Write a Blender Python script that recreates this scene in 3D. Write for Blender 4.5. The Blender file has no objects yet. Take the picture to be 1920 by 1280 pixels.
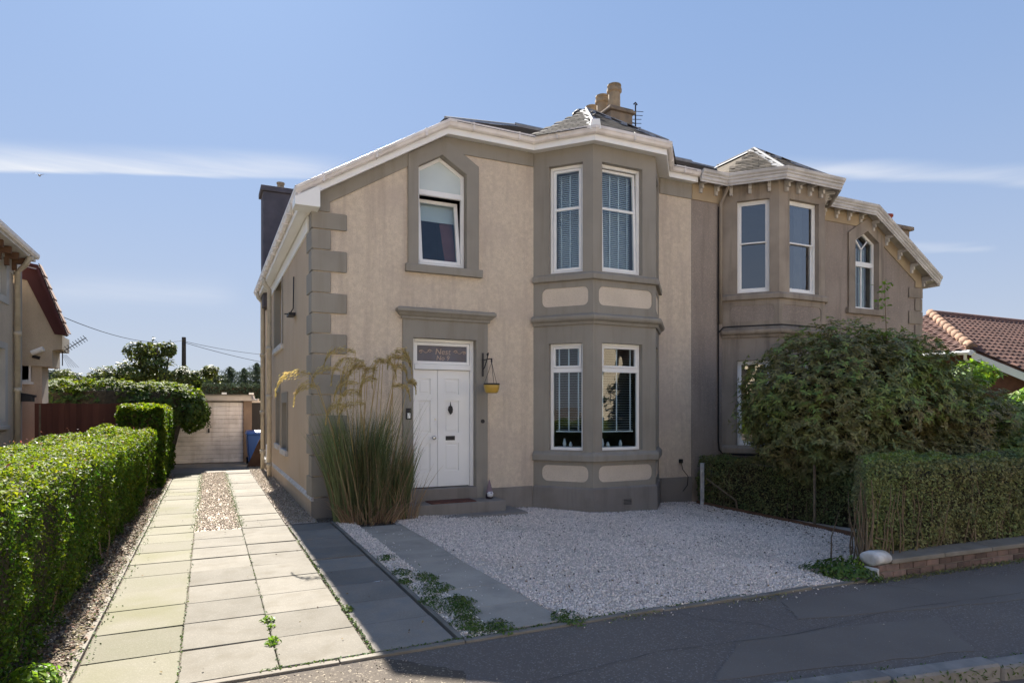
import bpy, bmesh, math, random
import numpy as np
from mathutils import Vector, Matrix, noise
from mathutils.geometry import tessellate_polygon

random.seed(7)
rng = np.random.default_rng(11)
S = bpy.context.scene
COL = S.collection

# ------------------------------------------------------------------ camera
FPX = 1200.0
YAW = math.atan(570.0 / FPX)
cam_d = bpy.data.cameras.new('camera')
cam = bpy.data.objects.new('camera', cam_d)
COL.objects.link(cam)
cam_d.sensor_width = 36.0
cam_d.lens = 36.0 * FPX / 1920.0
cam_d.shift_y = 126.0 / 1920.0
cam_d.clip_start = 0.05
cam_d.clip_end = 3000.0
cam.location = (0, 0, 1.7)
cam.rotation_euler = (math.pi / 2, 0, -YAW)
S.camera = cam

# ------------------------------------------------------------------ light
SUN = Vector((0.02, 1.0, 0.83)).normalized()
S.view_settings.view_transform = 'Standard'
S.view_settings.look = 'None'
S.view_settings.exposure = 1.93
S.view_settings.gamma = 1.0
S.view_settings.use_curve_mapping = False
world = bpy.data.worlds.new('World')
S.world = world
world.use_nodes = True


def build_world():
    nt = world.node_tree
    nt.nodes.clear()
    N, L = nt.nodes.new, nt.links.new
    out = N('ShaderNodeOutputWorld')
    bg = N('ShaderNodeBackground')
    sky = N('ShaderNodeTexSky')
    sky.sky_type = 'NISHITA'
    sky.sun_disc = False
    sky.sun_elevation = math.asin(SUN.z)
    sky.sun_rotation = math.atan2(SUN.x, SUN.y)
    sky.altitude = 50
    sky.air_density = 1.0
    sky.dust_density = 0.6
    sky.ozone_density = 2.0
    bg.inputs['Strength'].default_value = 0.1
    # thin streaks of cirrus: bands round one great circle, broken up by noise
    tc = N('ShaderNodeTexCoord')

    def dirpx(px, py):
        r, u = (px - 960) / FPX, (766 - py) / FPX
        c, s = math.cos(YAW), math.sin(YAW)
        return Vector((r * c + s, -r * s + c, u)).normalized()

    def band(a, b, width, soft_lo, seed, amt, nsc=(1.6, 1.6, 22)):
        nrm = dirpx(*a).cross(dirpx(*b)).normalized()
        if nrm.z < 0:
            nrm = -nrm
        nz = N('ShaderNodeTexNoise'); nz.inputs['Scale'].default_value = 3.0
        nz.inputs['Detail'].default_value = 4
        mp = N('ShaderNodeMapping'); mp.inputs['Location'].default_value = (seed, seed, 0)
        mp.inputs['Scale'].default_value = nsc
        L(tc.outputs['Generated'], mp.inputs['Vector']); L(mp.outputs[0], nz.inputs['Vector'])
        dt = N('ShaderNodeVectorMath'); dt.operation = 'DOT_PRODUCT'
        dt.inputs[1].default_value = nrm
        L(tc.outputs['Generated'], dt.inputs[0])
        wob = N('ShaderNodeMath'); wob.operation = 'MULTIPLY_ADD'
        wob.inputs[1].default_value = 0.016; L(nz.outputs['Fac'], wob.inputs[0]); L(dt.outputs['Value'], wob.inputs[2])
        lo = N('ShaderNodeMapRange'); lo.interpolation_type = 'SMOOTHSTEP'
        lo.inputs['From Min'].default_value = 0.006 - soft_lo; lo.inputs['From Max'].default_value = 0.006 + soft_lo
        hi = N('ShaderNodeMapRange'); hi.interpolation_type = 'SMOOTHSTEP'
        hi.inputs['From Min'].default_value = 0.006; hi.inputs['From Max'].default_value = 0.006 + width
        hi.inputs['To Min'].default_value = 1; hi.inputs['To Max'].default_value = 0
        L(wob.outputs[0], lo.inputs['Value']); L(wob.outputs[0], hi.inputs['Value'])
        n2 = N('ShaderNodeTexNoise'); n2.inputs['Scale'].default_value = 2.2
        n2.inputs['Detail'].default_value = 9; n2.inputs['Roughness'].default_value = 0.62
        L(mp.outputs[0], n2.inputs['Vector'])
        r2 = N('ShaderNodeMapRange'); r2.inputs['From Min'].default_value = 0.3; r2.inputs['From Max'].default_value = 0.65
        r2.inputs['To Min'].default_value = 0.35
        L(n2.outputs['Fac'], r2.inputs['Value'])
        m1 = N('ShaderNodeMath'); m1.operation = 'MULTIPLY'; L(lo.outputs[0], m1.inputs[0]); L(hi.outputs[0], m1.inputs[1])
        m2 = N('ShaderNodeMath'); m2.operation = 'MULTIPLY'; L(m1.outputs[0], m2.inputs[0]); L(r2.outputs[0], m2.inputs[1])
        m3 = N('ShaderNodeMath'); m3.operation = 'MULTIPLY'; m3.inputs[1].default_value = amt
        L(m2.outputs[0], m3.inputs[0])
        # the streak has two ends: fade it away from its own middle
        da = dirpx(*a); db = dirpx(*b); half = da.angle(db) / 2
        dc = N('ShaderNodeVectorMath'); dc.operation = 'DOT_PRODUCT'; dc.inputs[1].default_value = (da + db).normalized()
        L(tc.outputs['Generated'], dc.inputs[0])
        ed = N('ShaderNodeMapRange'); ed.interpolation_type = 'SMOOTHSTEP'
        ed.inputs['From Min'].default_value = math.cos(half * 1.35); ed.inputs['From Max'].default_value = math.cos(half * 0.7)
        L(dc.outputs['Value'], ed.inputs['Value'])
        m4 = N('ShaderNodeMath'); m4.operation = 'MULTIPLY'; L(m3.outputs[0], m4.inputs[0]); L(ed.outputs[0], m4.inputs[1])
        return m4.outputs[0]

    bands = [band((-700, 300), (560, 331), 0.042, 0.003, 3.0, 0.95, (0.9, 0.9, 14)),
             band((1480, 322), (2300, 366), 0.028, 0.006, 9.0, 0.6, (0.9, 0.9, 14)),
             band((100, 560), (420, 566), 0.05, 0.02, 5.0, 0.25),
             band((1700, 462), (1850, 468), 0.012, 0.006, 6.0, 0.35)]
    cur = bands[0]
    for b in bands[1:]:
        mx = N('ShaderNodeMath'); mx.operation = 'MAXIMUM'
        L(cur, mx.inputs[0]); L(b, mx.inputs[1]); cur = mx.outputs[0]
    gam = N('ShaderNodeGamma'); gam.inputs['Gamma'].default_value = SKYG
    L(sky.outputs[0], gam.inputs['Color'])
    mul = N('ShaderNodeMix'); mul.data_type = 'RGBA'; mul.blend_type = 'MULTIPLY'
    mul.inputs['Factor'].default_value = 1.0
    mul.inputs[7].default_value = SKYM
    L(gam.outputs[0], mul.inputs[6])
    # the sky pales evenly towards the horizon all round
    sp = N('ShaderNodeSeparateXYZ'); L(tc.outputs['Generated'], sp.inputs[0])
    az = N('ShaderNodeMath'); az.operation = 'ABSOLUTE'; L(sp.outputs['Z'], az.inputs[0])
    om = N('ShaderNodeMath'); om.operation = 'SUBTRACT'; om.inputs[0].default_value = 1.0; L(az.outputs[0], om.inputs[1])
    pw = N('ShaderNodeMath'); pw.operation = 'POWER'; pw.inputs[1].default_value = 4.0; L(om.outputs[0], pw.inputs[0])
    hz = N('ShaderNodeMix'); hz.data_type = 'RGBA'; hz.inputs[7].default_value = HAZEC
    L(pw.outputs[0], hz.inputs['Factor']); L(mul.outputs[2], hz.inputs[6])
    mix = N('ShaderNodeMix'); mix.data_type = 'RGBA'
    L(cur, mix.inputs['Factor']); L(hz.outputs[2], mix.inputs[6])
    mix.inputs[7].default_value = CLOUDC
    L(mix.outputs[2], bg.inputs['Color'])
    L(bg.outputs[0], out.inputs['Surface'])


SKYG = 0.2
SKYM = (0.63, 0.91, 1.43, 1)
HAZEC = (1.66, 1.77, 1.94, 1)
CLOUDC = (2.5, 2.53, 2.6, 1)
build_world()
sun_d = bpy.data.lights.new('sun', 'SUN')
sun = bpy.data.objects.new('sun', sun_d)
COL.objects.link(sun)
sun_d.energy = 4.95
sun_d.angle = math.radians(0.55)
sun_d.color = (1.0, 0.94, 0.84)
sun.rotation_euler = (-SUN).to_track_quat('-Z', 'Y').to_euler()
sun.location = (0, 30, 30)
S.cycles.max_bounces = 8
S.cycles.transparent_max_bounces = 12
S.cycles.use_adaptive_sampling = True

# ------------------------------------------------------------------ helpers
W0 = {}


def link(o, parent=None):
    COL.objects.link(o)
    if parent is not None:
        o.parent = parent
        o.matrix_parent_inverse = W0.get(parent.name, Matrix()).inverted()
    return o


def tag(o, label=None, cat=None, group=None, kind=None):
    if label: o['label'] = label
    if cat: o['category'] = cat
    if group: o['group'] = group
    if kind: o['kind'] = kind
    return o


def thing(name, label, cat, loc=(0, 0, 0), group=None):
    o = bpy.data.objects.new(name, None)
    o.empty_display_size = 0.3
    COL.objects.link(o)
    o.location = loc
    W0[o.name] = Matrix.Translation(loc)
    return tag(o, label, cat, group)


def piece(mesh, name, parent, M, kind=None):
    o = bpy.data.objects.new(name, mesh)
    link(o, parent)
    o.matrix_basis = M
    if kind: o['kind'] = kind
    return o


MIRROR = [False]
PX = 18.24


def post(p):
    return (PX - p[0], p[1], p[2]) if MIRROR[0] else (p[0], p[1], p[2])


class MB:
    def __init__(self, T=None):
        self.v, self.f, self.m, self.T = [], [], [], T

    def add(self, vs, fs, m=0):
        b = len(self.v)
        for p in vs:
            q = self.T(*p) if self.T else p
            self.v.append(post(q))
        for f in fs:
            self.f.append([b + i for i in f]); self.m.append(m)

    def box(self, x0, x1, y0, y1, z0, z1, m=0):
        vs = [(x0, y0, z0), (x1, y0, z0), (x1, y1, z0), (x0, y1, z0), (x0, y0, z1), (x1, y0, z1), (x1, y1, z1), (x0, y1, z1)]
        self.hexa(vs, m)

    def hexa(self, vs, m=0):
        self.add(vs, [(0, 3, 2, 1), (4, 5, 6, 7), (0, 1, 5, 4), (1, 2, 6, 5), (2, 3, 7, 6), (3, 0, 4, 7)], m)

    def ring(self, u0, u1, z0, z1, w, n0, n1, m=0, wb=None):
        wb = w if wb is None else wb
        self.box(u0, u0 + w, n0, n1, z0, z1, m); self.box(u1 - w, u1, n0, n1, z0, z1, m)
        self.box(u0 + w, u1 - w, n0, n1, z0, z0 + wb, m); self.box(u0 + w, u1 - w, n0, n1, z1 - w, z1, m)

    def prism(self, poly, vec, m=0):
        n = len(poly)
        b = [Vector(p) for p in poly]; vec = Vector(vec)
        vs = [tuple(p) for p in b] + [tuple(p + vec) for p in b]
        tris = tessellate_polygon([b])
        fs = [tuple(t) for t in tris] + [tuple(i + n for i in reversed(t)) for t in tris]
        fs += [(i, (i + 1) % n, n + (i + 1) % n, n + i) for i in range(n)]
        self.add(vs, fs, m)

    def plate(self, outer, holes, n0, n1, m=0, back=True):
        """wall plate in (u,z), holes cut through, front at n0, back at n1"""
        loops = [outer] + list(holes)
        flat = [p for l in loops for p in l]
        tris = tessellate_polygon([[Vector((p[0], p[1], 0)) for p in l] for l in loops])
        k = len(flat)
        vs = [(p[0], n0, p[1]) for p in flat] + [(p[0], n1, p[1]) for p in flat]
        fs = [tuple(t) for t in tris]
        if back: fs += [tuple(i + k for i in t) for t in tris]
        b = 0
        for l in loops:
            n = len(l)
            fs += [(b + i, b + (i + 1) % n, k + b + (i + 1) % n, k + b + i) for i in range(n)]
            b += n
        self.add(vs, fs, m)

    def tube(self, pts, r, n=8, m=0, caps=True):
        pts = [Vector(p) for p in pts]
        R = r if isinstance(r, (list, tuple)) else [r] * len(pts)
        vs, fs = [], []
        ref = None
        for i, p in enumerate(pts):
            t = (pts[min(i + 1, len(pts) - 1)] - pts[max(i - 1, 0)]).normalized()
            if ref is None:
                ref = t.orthogonal().normalized()
            a = (ref - t * ref.dot(t))
            a = a.normalized() if a.length > 1e-5 else t.orthogonal().normalized()
            ref = a
            b = t.cross(a)
            for k in range(n):
                an = 2 * math.pi * k / n
                vs.append(tuple(p + (a * math.cos(an) + b * math.sin(an)) * R[i]))
        for i in range(len(pts) - 1):
            for k in range(n):
                fs.append((i * n + k, i * n + (k + 1) % n, (i + 1) * n + (k + 1) % n, (i + 1) * n + k))
        if caps:
            fs.append(tuple(range(n))); fs.append(tuple((len(pts) - 1) * n + k for k in reversed(range(n))))
        self.add(vs, fs, m)

    def lathe(self, prof, c, n=16, m=0):
        vs, fs = [], []
        for r, z in prof:
            for k in range(n):
                a = 2 * math.pi * k / n
                vs.append((c[0] + r * math.cos(a), c[1] + r * math.sin(a), c[2] + z))
        q = len(prof)
        for i in range(q - 1):
            for k in range(n):
                fs.append((i * n + k, i * n + (k + 1) % n, (i + 1) * n + (k + 1) % n, (i + 1) * n + k))
        fs.append(tuple(range(n))); fs.append(tuple((q - 1) * n + k for k in range(n)))
        self.add(vs, fs, m)

    def sweep(self, path, prof, m=0):
        """closed profile (n outward, z) swept along a 3D path, outward = right of travel"""
        P = [Vector(p) for p in path]
        k = len(prof)
        vs, fs = [], []
        for i, p in enumerate(P):
            ns = []
            for a, b in ((i - 1, i), (i, i + 1)):
                if a >= 0 and b < len(P):
                    t = (P[b] - P[a]); t.z = 0; t.normalize(); ns.append(Vector((t.y, -t.x, 0)))
            if len(ns) == 1: mi = ns[0]
            else:
                mi = (ns[0] + ns[1]).normalized(); mi = mi / max(0.3, mi.dot(ns[0]))
            for n_, z_ in prof:
                q = p + mi * n_; vs.append((q.x, q.y, q.z + z_))
        for i in range(len(P) - 1):
            for j in range(k):
                fs.append((i * k + j, i * k + (j + 1) % k, (i + 1) * k + (j + 1) % k, (i + 1) * k + j))
        e = (len(P) - 1) * k
        t3 = tessellate_polygon([[Vector((a, b, 0)) for a, b in prof]])
        fs += [tuple(t) for t in t3] + [tuple(e + i for i in t) for t in t3]
        self.add(vs, fs, m)

    def build(self, name, mats, parent=None, smooth=False, bevel=0, kind=None, recalc=True):
        me = bpy.data.meshes.new(name)
        me.from_pydata(self.v, [], self.f)
        if not isinstance(mats, (list, tuple)): mats = [mats]
        for a in mats: me.materials.append(a)
        if len(mats) > 1: me.polygons.foreach_set('material_index', self.m)
        if recalc and len(self.f) < 60000:
            bm = bmesh.new(); bm.from_mesh(me)
            bmesh.ops.recalc_face_normals(bm, faces=bm.faces[:])
            bm.to_mesh(me); bm.free()
        if smooth: me.polygons.foreach_set('use_smooth', [True] * len(me.polygons))
        me.update()
        o = bpy.data.objects.new(name, me)
        link(o, parent)
        if bevel:
            md = o.modifiers.new('bevel', 'BEVEL'); md.width = bevel; md.segments = 2; md.limit_method = 'ANGLE'
            md.angle_limit = math.radians(40)
        if kind: o['kind'] = kind
        return o


def np_mesh(name, V, F, mat, parent=None, kind=None, smooth=False):
    """V (n,3) float, F (m,k) int"""
    me = bpy.data.meshes.new(name)
    m, k = F.shape
    me.vertices.add(len(V)); me.vertices.foreach_set('co', np.asarray(V, np.float32).ravel())
    me.loops.add(m * k); me.loops.foreach_set('vertex_index', F.astype(np.int32).ravel())
    me.polygons.add(m)
    me.polygons.foreach_set('loop_start', np.arange(0, m * k, k, dtype=np.int32))
    me.polygons.foreach_set('loop_total', np.full(m, k, dtype=np.int32))
    me.materials.append(mat)
    me.update(calc_edges=True)
    if smooth: me.polygons.foreach_set('use_smooth', [True] * m)
    o = bpy.data.objects.new(name, me)
    link(o, parent)
    if kind: o['kind'] = kind
    return o


def unit(a):
    return a / np.maximum(np.linalg.norm(a, axis=1, keepdims=True), 1e-9)


def leaf_geo(P, Nn, L, W, rand=0.7, droop=0.0):
    """folded diamond leaves; P centres, Nn facing normals"""
    n = len(P)
    L = np.broadcast_to(L, n)[:, None]; W = np.broadcast_to(W, n)[:, None]
    nn = unit(Nn + rng.normal(0, rand, (n, 3)))
    d = rng.normal(0, 1, (n, 3)); d[:, 2] -= droop
    d = unit(d - nn * np.sum(d * nn, 1, keepdims=True))
    s = np.cross(nn, d)
    base = P - d * L * 0.5; tip = P + d * L * 0.5
    l = P + s * W * 0.5 + nn * W * 0.18 - d * L * 0.05; r = P - s * W * 0.5 + nn * W * 0.18 - d * L * 0.05
    V = np.stack([base, l, tip, r], 1).reshape(-1, 3)
    i = np.arange(n)[:, None] * 4
    F = np.concatenate([i + [[0, 3, 2]], i + [[0, 2, 1]]], 1).reshape(-1, 3)
    return V, F


def leaves(name, P, Nn, L, W, mat, parent=None, rand=0.7, droop=0.0, kind=None):
    V, F = leaf_geo(P, Nn, L, W, rand, droop)
    return np_mesh(name, V, F, mat, parent, kind)


def fnoise(P, sc, seed=0.0):
    return np.array([noise.noise(Vector((p[0] * sc + seed, p[1] * sc, p[2] * sc))) for p in P])


def gz(x, y):
    t = min(1.0, max(0.0, (y - 4.5) / 5.0)); t = t * t * (3 - 2 * t)
    a = -0.02 * max(0.0, x - 3.0); b = -0.033 * max(0.0, x - 2.0)
    return max(-0.45, a * (1 - t) + b * t)


gzv = np.vectorize(gz)

# ------------------------------------------------------------------ materials


def lin(r, g, b):
    f = lambda c: c / 12.92 if c <= 0.04045 else ((c + 0.055) / 1.055) ** 2.4
    return (f(r / 255), f(g / 255), f(b / 255), 1)


def mat(name, col, rough=0.8, col2=None, nsc=3.0, fac=(0.35, 0.65), bump=0.0, bsc=60.0, btype='noise', rnd=0.0, island=False,
        spec=0.3, metal=0.0, stain=None, stain_sc=1.2, stain_amt=0.5, trans=0.0, tcol=None, coat=0.0, fine=None, fine_sc=160, stretch=None, bdist=0.01, streak=None):
    m = bpy.data.materials.new(name)
    m.use_nodes = True
    nt = m.node_tree; nt.nodes.clear()
    N, L = nt.nodes.new, nt.links.new
    out = N('ShaderNodeOutputMaterial'); p = N('ShaderNodeBsdfPrincipled')
    c4 = lambda c: (c[0], c[1], c[2], 1)
    p.inputs['Roughness'].default_value = rough
    p.inputs['Metallic'].default_value = metal
    p.inputs['Specular IOR Level'].default_value = spec
    p.inputs['Coat Weight'].default_value = coat
    geo = N('ShaderNodeNewGeometry')
    vec = geo.outputs['Position']
    if stretch:
        mp = N('ShaderNodeMapping'); mp.inputs['Scale'].default_value = stretch
        L(vec, mp.inputs['Vector']); vec = mp.outputs[0]

    def nz(sc, det=5):
        t = N('ShaderNodeTexNoise'); t.inputs['Scale'].default_value = sc; t.inputs['Detail'].default_value = det
        L(vec, t.inputs['Vector']); return t.outputs['Fac']

    def mr(src, a, b, lo=0.0, hi=1.0):
        t = N('ShaderNodeMapRange'); t.inputs['From Min'].default_value = a; t.inputs['From Max'].default_value = b
        t.inputs['To Min'].default_value = lo; t.inputs['To Max'].default_value = hi
        L(src, t.inputs['Value']); return t.outputs[0]

    def mixc(f, a, b, mode='MIX'):
        t = N('ShaderNodeMix'); t.data_type = 'RGBA'; t.blend_type = mode
        if isinstance(f, float): t.inputs['Factor'].default_value = f
        else: L(f, t.inputs['Factor'])
        for s, v in ((6, a), (7, b)):
            if isinstance(v, tuple): t.inputs[s].default_value = c4(v)
            else: L(v, t.inputs[s])
        return t.outputs[2]
    if col2 is None:
        col2 = tuple(x * 0.82 for x in col[:3])
    cur = mixc(mr(nz(nsc), fac[0], fac[1]), tuple(col), tuple(col2))
    if fine:
        v = N('ShaderNodeTexVoronoi'); v.inputs['Scale'].default_value = fine_sc
        L(vec, v.inputs['Vector'])
        sp = N('ShaderNodeSeparateColor'); L(v.outputs['Color'], sp.inputs[0])
        cur = mixc(mr(sp.outputs[0], fine[1], min(1.0, fine[1] + 0.1), 0.0, fine[2] if len(fine) > 2 else 1.0), cur, tuple(fine[0]))
    if stain:
        cur = mixc(mr(nz(stain_sc, 8), 0.48, 0.72, 0.0, stain_amt), cur, tuple(stain))
    if streak:
        mp2 = N('ShaderNodeMapping'); mp2.inputs['Scale'].default_value = (5.5, 5.5, 0.45); L(geo.outputs['Position'], mp2.inputs['Vector'])
        t2 = N('ShaderNodeTexNoise'); t2.inputs['Scale'].default_value = 1.0; t2.inputs['Detail'].default_value = 7; t2.inputs['Roughness'].default_value = 0.65
        L(mp2.outputs[0], t2.inputs['Vector'])
        cur = mixc(mr(t2.outputs['Fac'], 0.50, 0.72, 0.0, streak[1]), cur, tuple(streak[0]))
    if rnd > 0:
        if island: src = geo.outputs['Random Per Island']
        else:
            oi = N('ShaderNodeObjectInfo'); src = oi.outputs['Random']
        val = mr(src, 0, 1, 1 - rnd, 1 + rnd)
        hsv = N('ShaderNodeHueSaturation')
        L(cur, hsv.inputs['Color']); L(val, hsv.inputs['Value'])
        if island:
            wn = N('ShaderNodeTexWhiteNoise'); wn.noise_dimensions = '1D'; L(src, wn.inputs['W'])
            L(mr(wn.outputs['Value'], 0, 1, 0.5 - rnd * 0.07, 0.5 + rnd * 0.07), hsv.inputs['Hue'])
        cur = hsv.outputs[0]
    L(cur, p.inputs['Base Color'])
    if bump > 0:
        b = N('ShaderNodeBump'); b.inputs['Strength'].default_value = bump; b.inputs['Distance'].default_value = bdist
        if btype == 'voronoi':
            v = N('ShaderNodeTexVoronoi'); v.inputs['Scale'].default_value = bsc; L(vec, v.inputs['Vector'])
            L(v.outputs['Distance'], b.inputs['Height'])
        else: L(nz(bsc, 6), b.inputs['Height'])
        L(b.outputs[0], p.inputs['Normal'])
    if trans > 0:
        tr = N('ShaderNodeBsdfTranslucent')
        if tcol is not None:
            L(mixc(1.0, cur, tuple(tcol), 'MULTIPLY'), tr.inputs['Color'])
        else: L(cur, tr.inputs['Color'])
        mx = N('ShaderNodeMixShader'); mx.inputs[0].default_value = trans
        L(p.outputs[0], mx.inputs[1]); L(tr.outputs[0], mx.inputs[2]); L(mx.outputs[0], out.inputs['Surface'])
    else: L(p.outputs[0], out.inputs['Surface'])
    return m


def glass_mat(name, boost=1.8, tint=(0.82, 0.88, 0.9)):
    m = bpy.data.materials.new(name); m.use_nodes = True
    nt = m.node_tree; nt.nodes.clear(); N, L = nt.nodes.new, nt.links.new
    out = N('ShaderNodeOutputMaterial'); tr = N('ShaderNodeBsdfTransparent'); tr.inputs['Color'].default_value = (*tint, 1)
    gl = N('ShaderNodeBsdfGlossy'); gl.inputs['Roughness'].default_value = 0.015
    fr = N('ShaderNodeFresnel'); fr.inputs['IOR'].default_value = 1.5
    # slightly wavy old glass
    geo = N('ShaderNodeNewGeometry'); nz = N('ShaderNodeTexNoise'); nz.inputs['Scale'].default_value = 1.7
    L(geo.outputs['Position'], nz.inputs['Vector'])
    b = N('ShaderNodeBump'); b.inputs['Strength'].default_value = 0.12; b.inputs['Distance'].default_value = 0.05
    L(nz.outputs['Fac'], b.inputs['Height']); L(b.outputs[0], gl.inputs['Normal'])
    mu = N('ShaderNodeMath'); mu.operation = 'MULTIPLY'; mu.use_clamp = True; mu.inputs[1].default_value = boost
    L(fr.outputs[0], mu.inputs[0])
    bf = N('ShaderNodeMath'); bf.operation = 'SUBTRACT'; bf.inputs[0].default_value = 1.0; L(geo.outputs['Backfacing'], bf.inputs[1])
    m3 = N('ShaderNodeMath'); m3.operation = 'MULTIPLY'; L(mu.outputs[0], m3.inputs[0]); L(bf.outputs[0], m3.inputs[1])
    mx = N('ShaderNodeMixShader'); L(m3.outputs[0], mx.inputs[0]); L(tr.outputs[0], mx.inputs[1]); L(gl.outputs[0], mx.inputs[2])
    L(mx.outputs[0], out.inputs['Surface'])
    return m


M = {}
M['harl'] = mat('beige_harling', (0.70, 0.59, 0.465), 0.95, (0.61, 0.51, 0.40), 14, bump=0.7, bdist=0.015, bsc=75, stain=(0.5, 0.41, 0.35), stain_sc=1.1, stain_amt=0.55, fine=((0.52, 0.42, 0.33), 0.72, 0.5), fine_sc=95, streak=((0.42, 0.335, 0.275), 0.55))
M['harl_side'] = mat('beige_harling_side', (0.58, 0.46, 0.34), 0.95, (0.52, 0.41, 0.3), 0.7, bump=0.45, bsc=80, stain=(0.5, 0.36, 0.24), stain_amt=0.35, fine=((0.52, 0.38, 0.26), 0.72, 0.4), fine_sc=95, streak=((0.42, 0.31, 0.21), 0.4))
M['grey'] = mat('grey_masonry_paint', (0.305, 0.277, 0.235), 0.72, (0.275, 0.25, 0.212), 1.1, bump=0.12, bsc=120, stain=(0.22, 0.2, 0.175), stain_amt=0.4, stain_sc=2.0, streak=((0.2, 0.17, 0.13), 0.5))
M['greylow'] = mat('grey_plinth_paint', (0.26, 0.235, 0.21), 0.75, (0.23, 0.205, 0.185), 1.4, bump=0.12, bsc=110, stain=(0.17, 0.148, 0.125), stain_amt=0.5, stain_sc=2.5, streak=((0.16, 0.14, 0.12), 0.6))
M['cream'] = mat('cream_panel_harling', (0.68, 0.58, 0.47), 0.95, (0.61, 0.52, 0.42), 2, bump=0.5, bsc=80, fine=((0.52, 0.43, 0.33), 0.75, 0.5), fine_sc=95)
M['harlB'] = mat('brown_roughcast', (0.33, 0.275, 0.235), 0.97, (0.265, 0.22, 0.19), 0.8, bump=0.8, bsc=90, stain=(0.38, 0.31, 0.25), stain_amt=0.3, fine=((0.45, 0.37, 0.3), 0.8, 0.7), fine_sc=85, streak=((0.2, 0.165, 0.14), 0.6))
M['stoneB'] = mat('weathered_sandstone', (0.37, 0.31, 0.25), 0.9, (0.29, 0.245, 0.2), 1.3, bump=0.3, bsc=40, stain=(0.2, 0.165, 0.135), stain_amt=0.7, stain_sc=1.6, streak=((0.16, 0.13, 0.105), 0.75))
M['friezeB'] = mat('ochre_sandstone', (0.44, 0.34, 0.22), 0.9, (0.35, 0.275, 0.19), 1.6, bump=0.25, bsc=40, stain=(0.25, 0.2, 0.155), stain_amt=0.6, stain_sc=2)
M['white'] = mat('white_upvc', (0.9, 0.89, 0.87), 0.35, (0.85, 0.84, 0.82), 2, spec=0.5)
M['whitew'] = mat('weathered_white_board', (0.66, 0.63, 0.60), 0.5, (0.52, 0.49, 0.46), 2.5, stain=(0.3, 0.27, 0.24), stain_amt=0.55, stain_sc=3)
M['door'] = mat('white_door_paint', (0.9, 0.89, 0.87), 0.4, (0.87, 0.86, 0.84), 1, spec=0.5, stain=(0.55, 0.55, 0.55), stain_amt=0.25)
M['gutter'] = mat('white_gutter', (0.84, 0.78, 0.74), 0.4, (0.74, 0.68, 0.64), 3, stain=(0.38, 0.33, 0.3), stain_amt=0.4, stain_sc=4, spec=0.5)
M['pipe'] = mat('cream_downpipe', (0.62, 0.55, 0.43), 0.5, (0.54, 0.47, 0.37), 3, stain=(0.3, 0.22, 0.15), stain_amt=0.4, stain_sc=5)
M['slate'] = mat('roof_slate', (0.105, 0.095, 0.09), 0.95, (0.055, 0.05, 0.048), 4, rnd=0.35, stain=(0.13, 0.12, 0.09), stain_amt=0.4, stain_sc=6, bump=0.15, bsc=30, spec=0.05)
M['slateB'] = mat('mossy_slate', (0.15, 0.125, 0.10), 0.95, (0.065, 0.057, 0.05), 5, rnd=0.4, stain=(0.15, 0.135, 0.1), stain_amt=0.5, stain_sc=8, bump=0.2, bsc=30, spec=0.05)
M['lead'] = mat('lead_flashing', (0.34, 0.34, 0.35), 0.8, (0.25, 0.25, 0.26), 4, spec=0.2, metal=0.0, stain=(0.25, 0.24, 0.23), stain_amt=0.4, stain_sc=7)
M['chim'] = mat('chimney_stone', (0.27, 0.21, 0.15), 0.95, (0.19, 0.15, 0.12), 2, bump=0.5, bsc=25, stain=(0.1, 0.085, 0.07), stain_amt=0.6, stain_sc=4)
M['pot'] = mat('buff_clay_pot', (0.38, 0.29, 0.19), 0.85, (0.29, 0.22, 0.15), 5, stain=(0.16, 0.14, 0.1), stain_amt=0.6, stain_sc=6)
M['redpot'] = mat('red_clay_pot', (0.30, 0.07, 0.045), 0.8, (0.22, 0.05, 0.035), 5)
M['dark'] = mat('dark_interior', (0.035, 0.033, 0.035), 0.9)
M['room'] = mat('room_plaster', (0.13, 0.12, 0.12), 0.95)
M['black'] = mat('black_iron', (0.03, 0.028, 0.032), 0.5)
M['cable'] = mat('black_rubber_cable', (0.025, 0.023, 0.023), 0.7)
M['chrome'] = mat('dull_chrome', (0.6, 0.6, 0.6), 0.25, metal=1.0)
M['blind'] = mat('white_blind_slat', (0.86, 0.88, 0.9), 0.5, (0.8, 0.82, 0.85), spec=0.4, trans=0.15)
M['tape'] = mat('blind_tape', (0.86, 0.88, 0.9), 0.8, (0.8, 0.82, 0.84))
M['curtain'] = mat('net_curtain', (0.75, 0.75, 0.72), 0.9, (0.6, 0.6, 0.58), 4, trans=0.3)
M['pink'] = mat('pink_curtain', (0.45, 0.16, 0.14), 0.9, trans=0.2)
M['frost'] = mat('frosted_sky_glass', (0.62, 0.68, 0.66), 0.25, (0.57, 0.63, 0.62), 2, spec=0.6)  # pale opaque tone stands in for the sky reflected in this pane
M['glass'] = glass_mat('window_glass', 2.4)
M['glassb'] = glass_mat('sash_glass', 5.0, (0.5, 0.53, 0.56))
M['gold'] = mat('faded_gold_lettering', (0.5, 0.38, 0.31), 0.5, (0.45, 0.34, 0.28))
M['slab'] = mat('pale_concrete_slab', (0.165, 0.15, 0.125), 0.92, (0.138, 0.125, 0.103), 2.2, rnd=0.15, bump=0.25, bsc=90, stain=(0.12, 0.105, 0.08), stain_amt=0.8, stain_sc=4.5, fine=((0.24, 0.215, 0.18), 0.8, 0.4), fine_sc=140)
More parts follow.
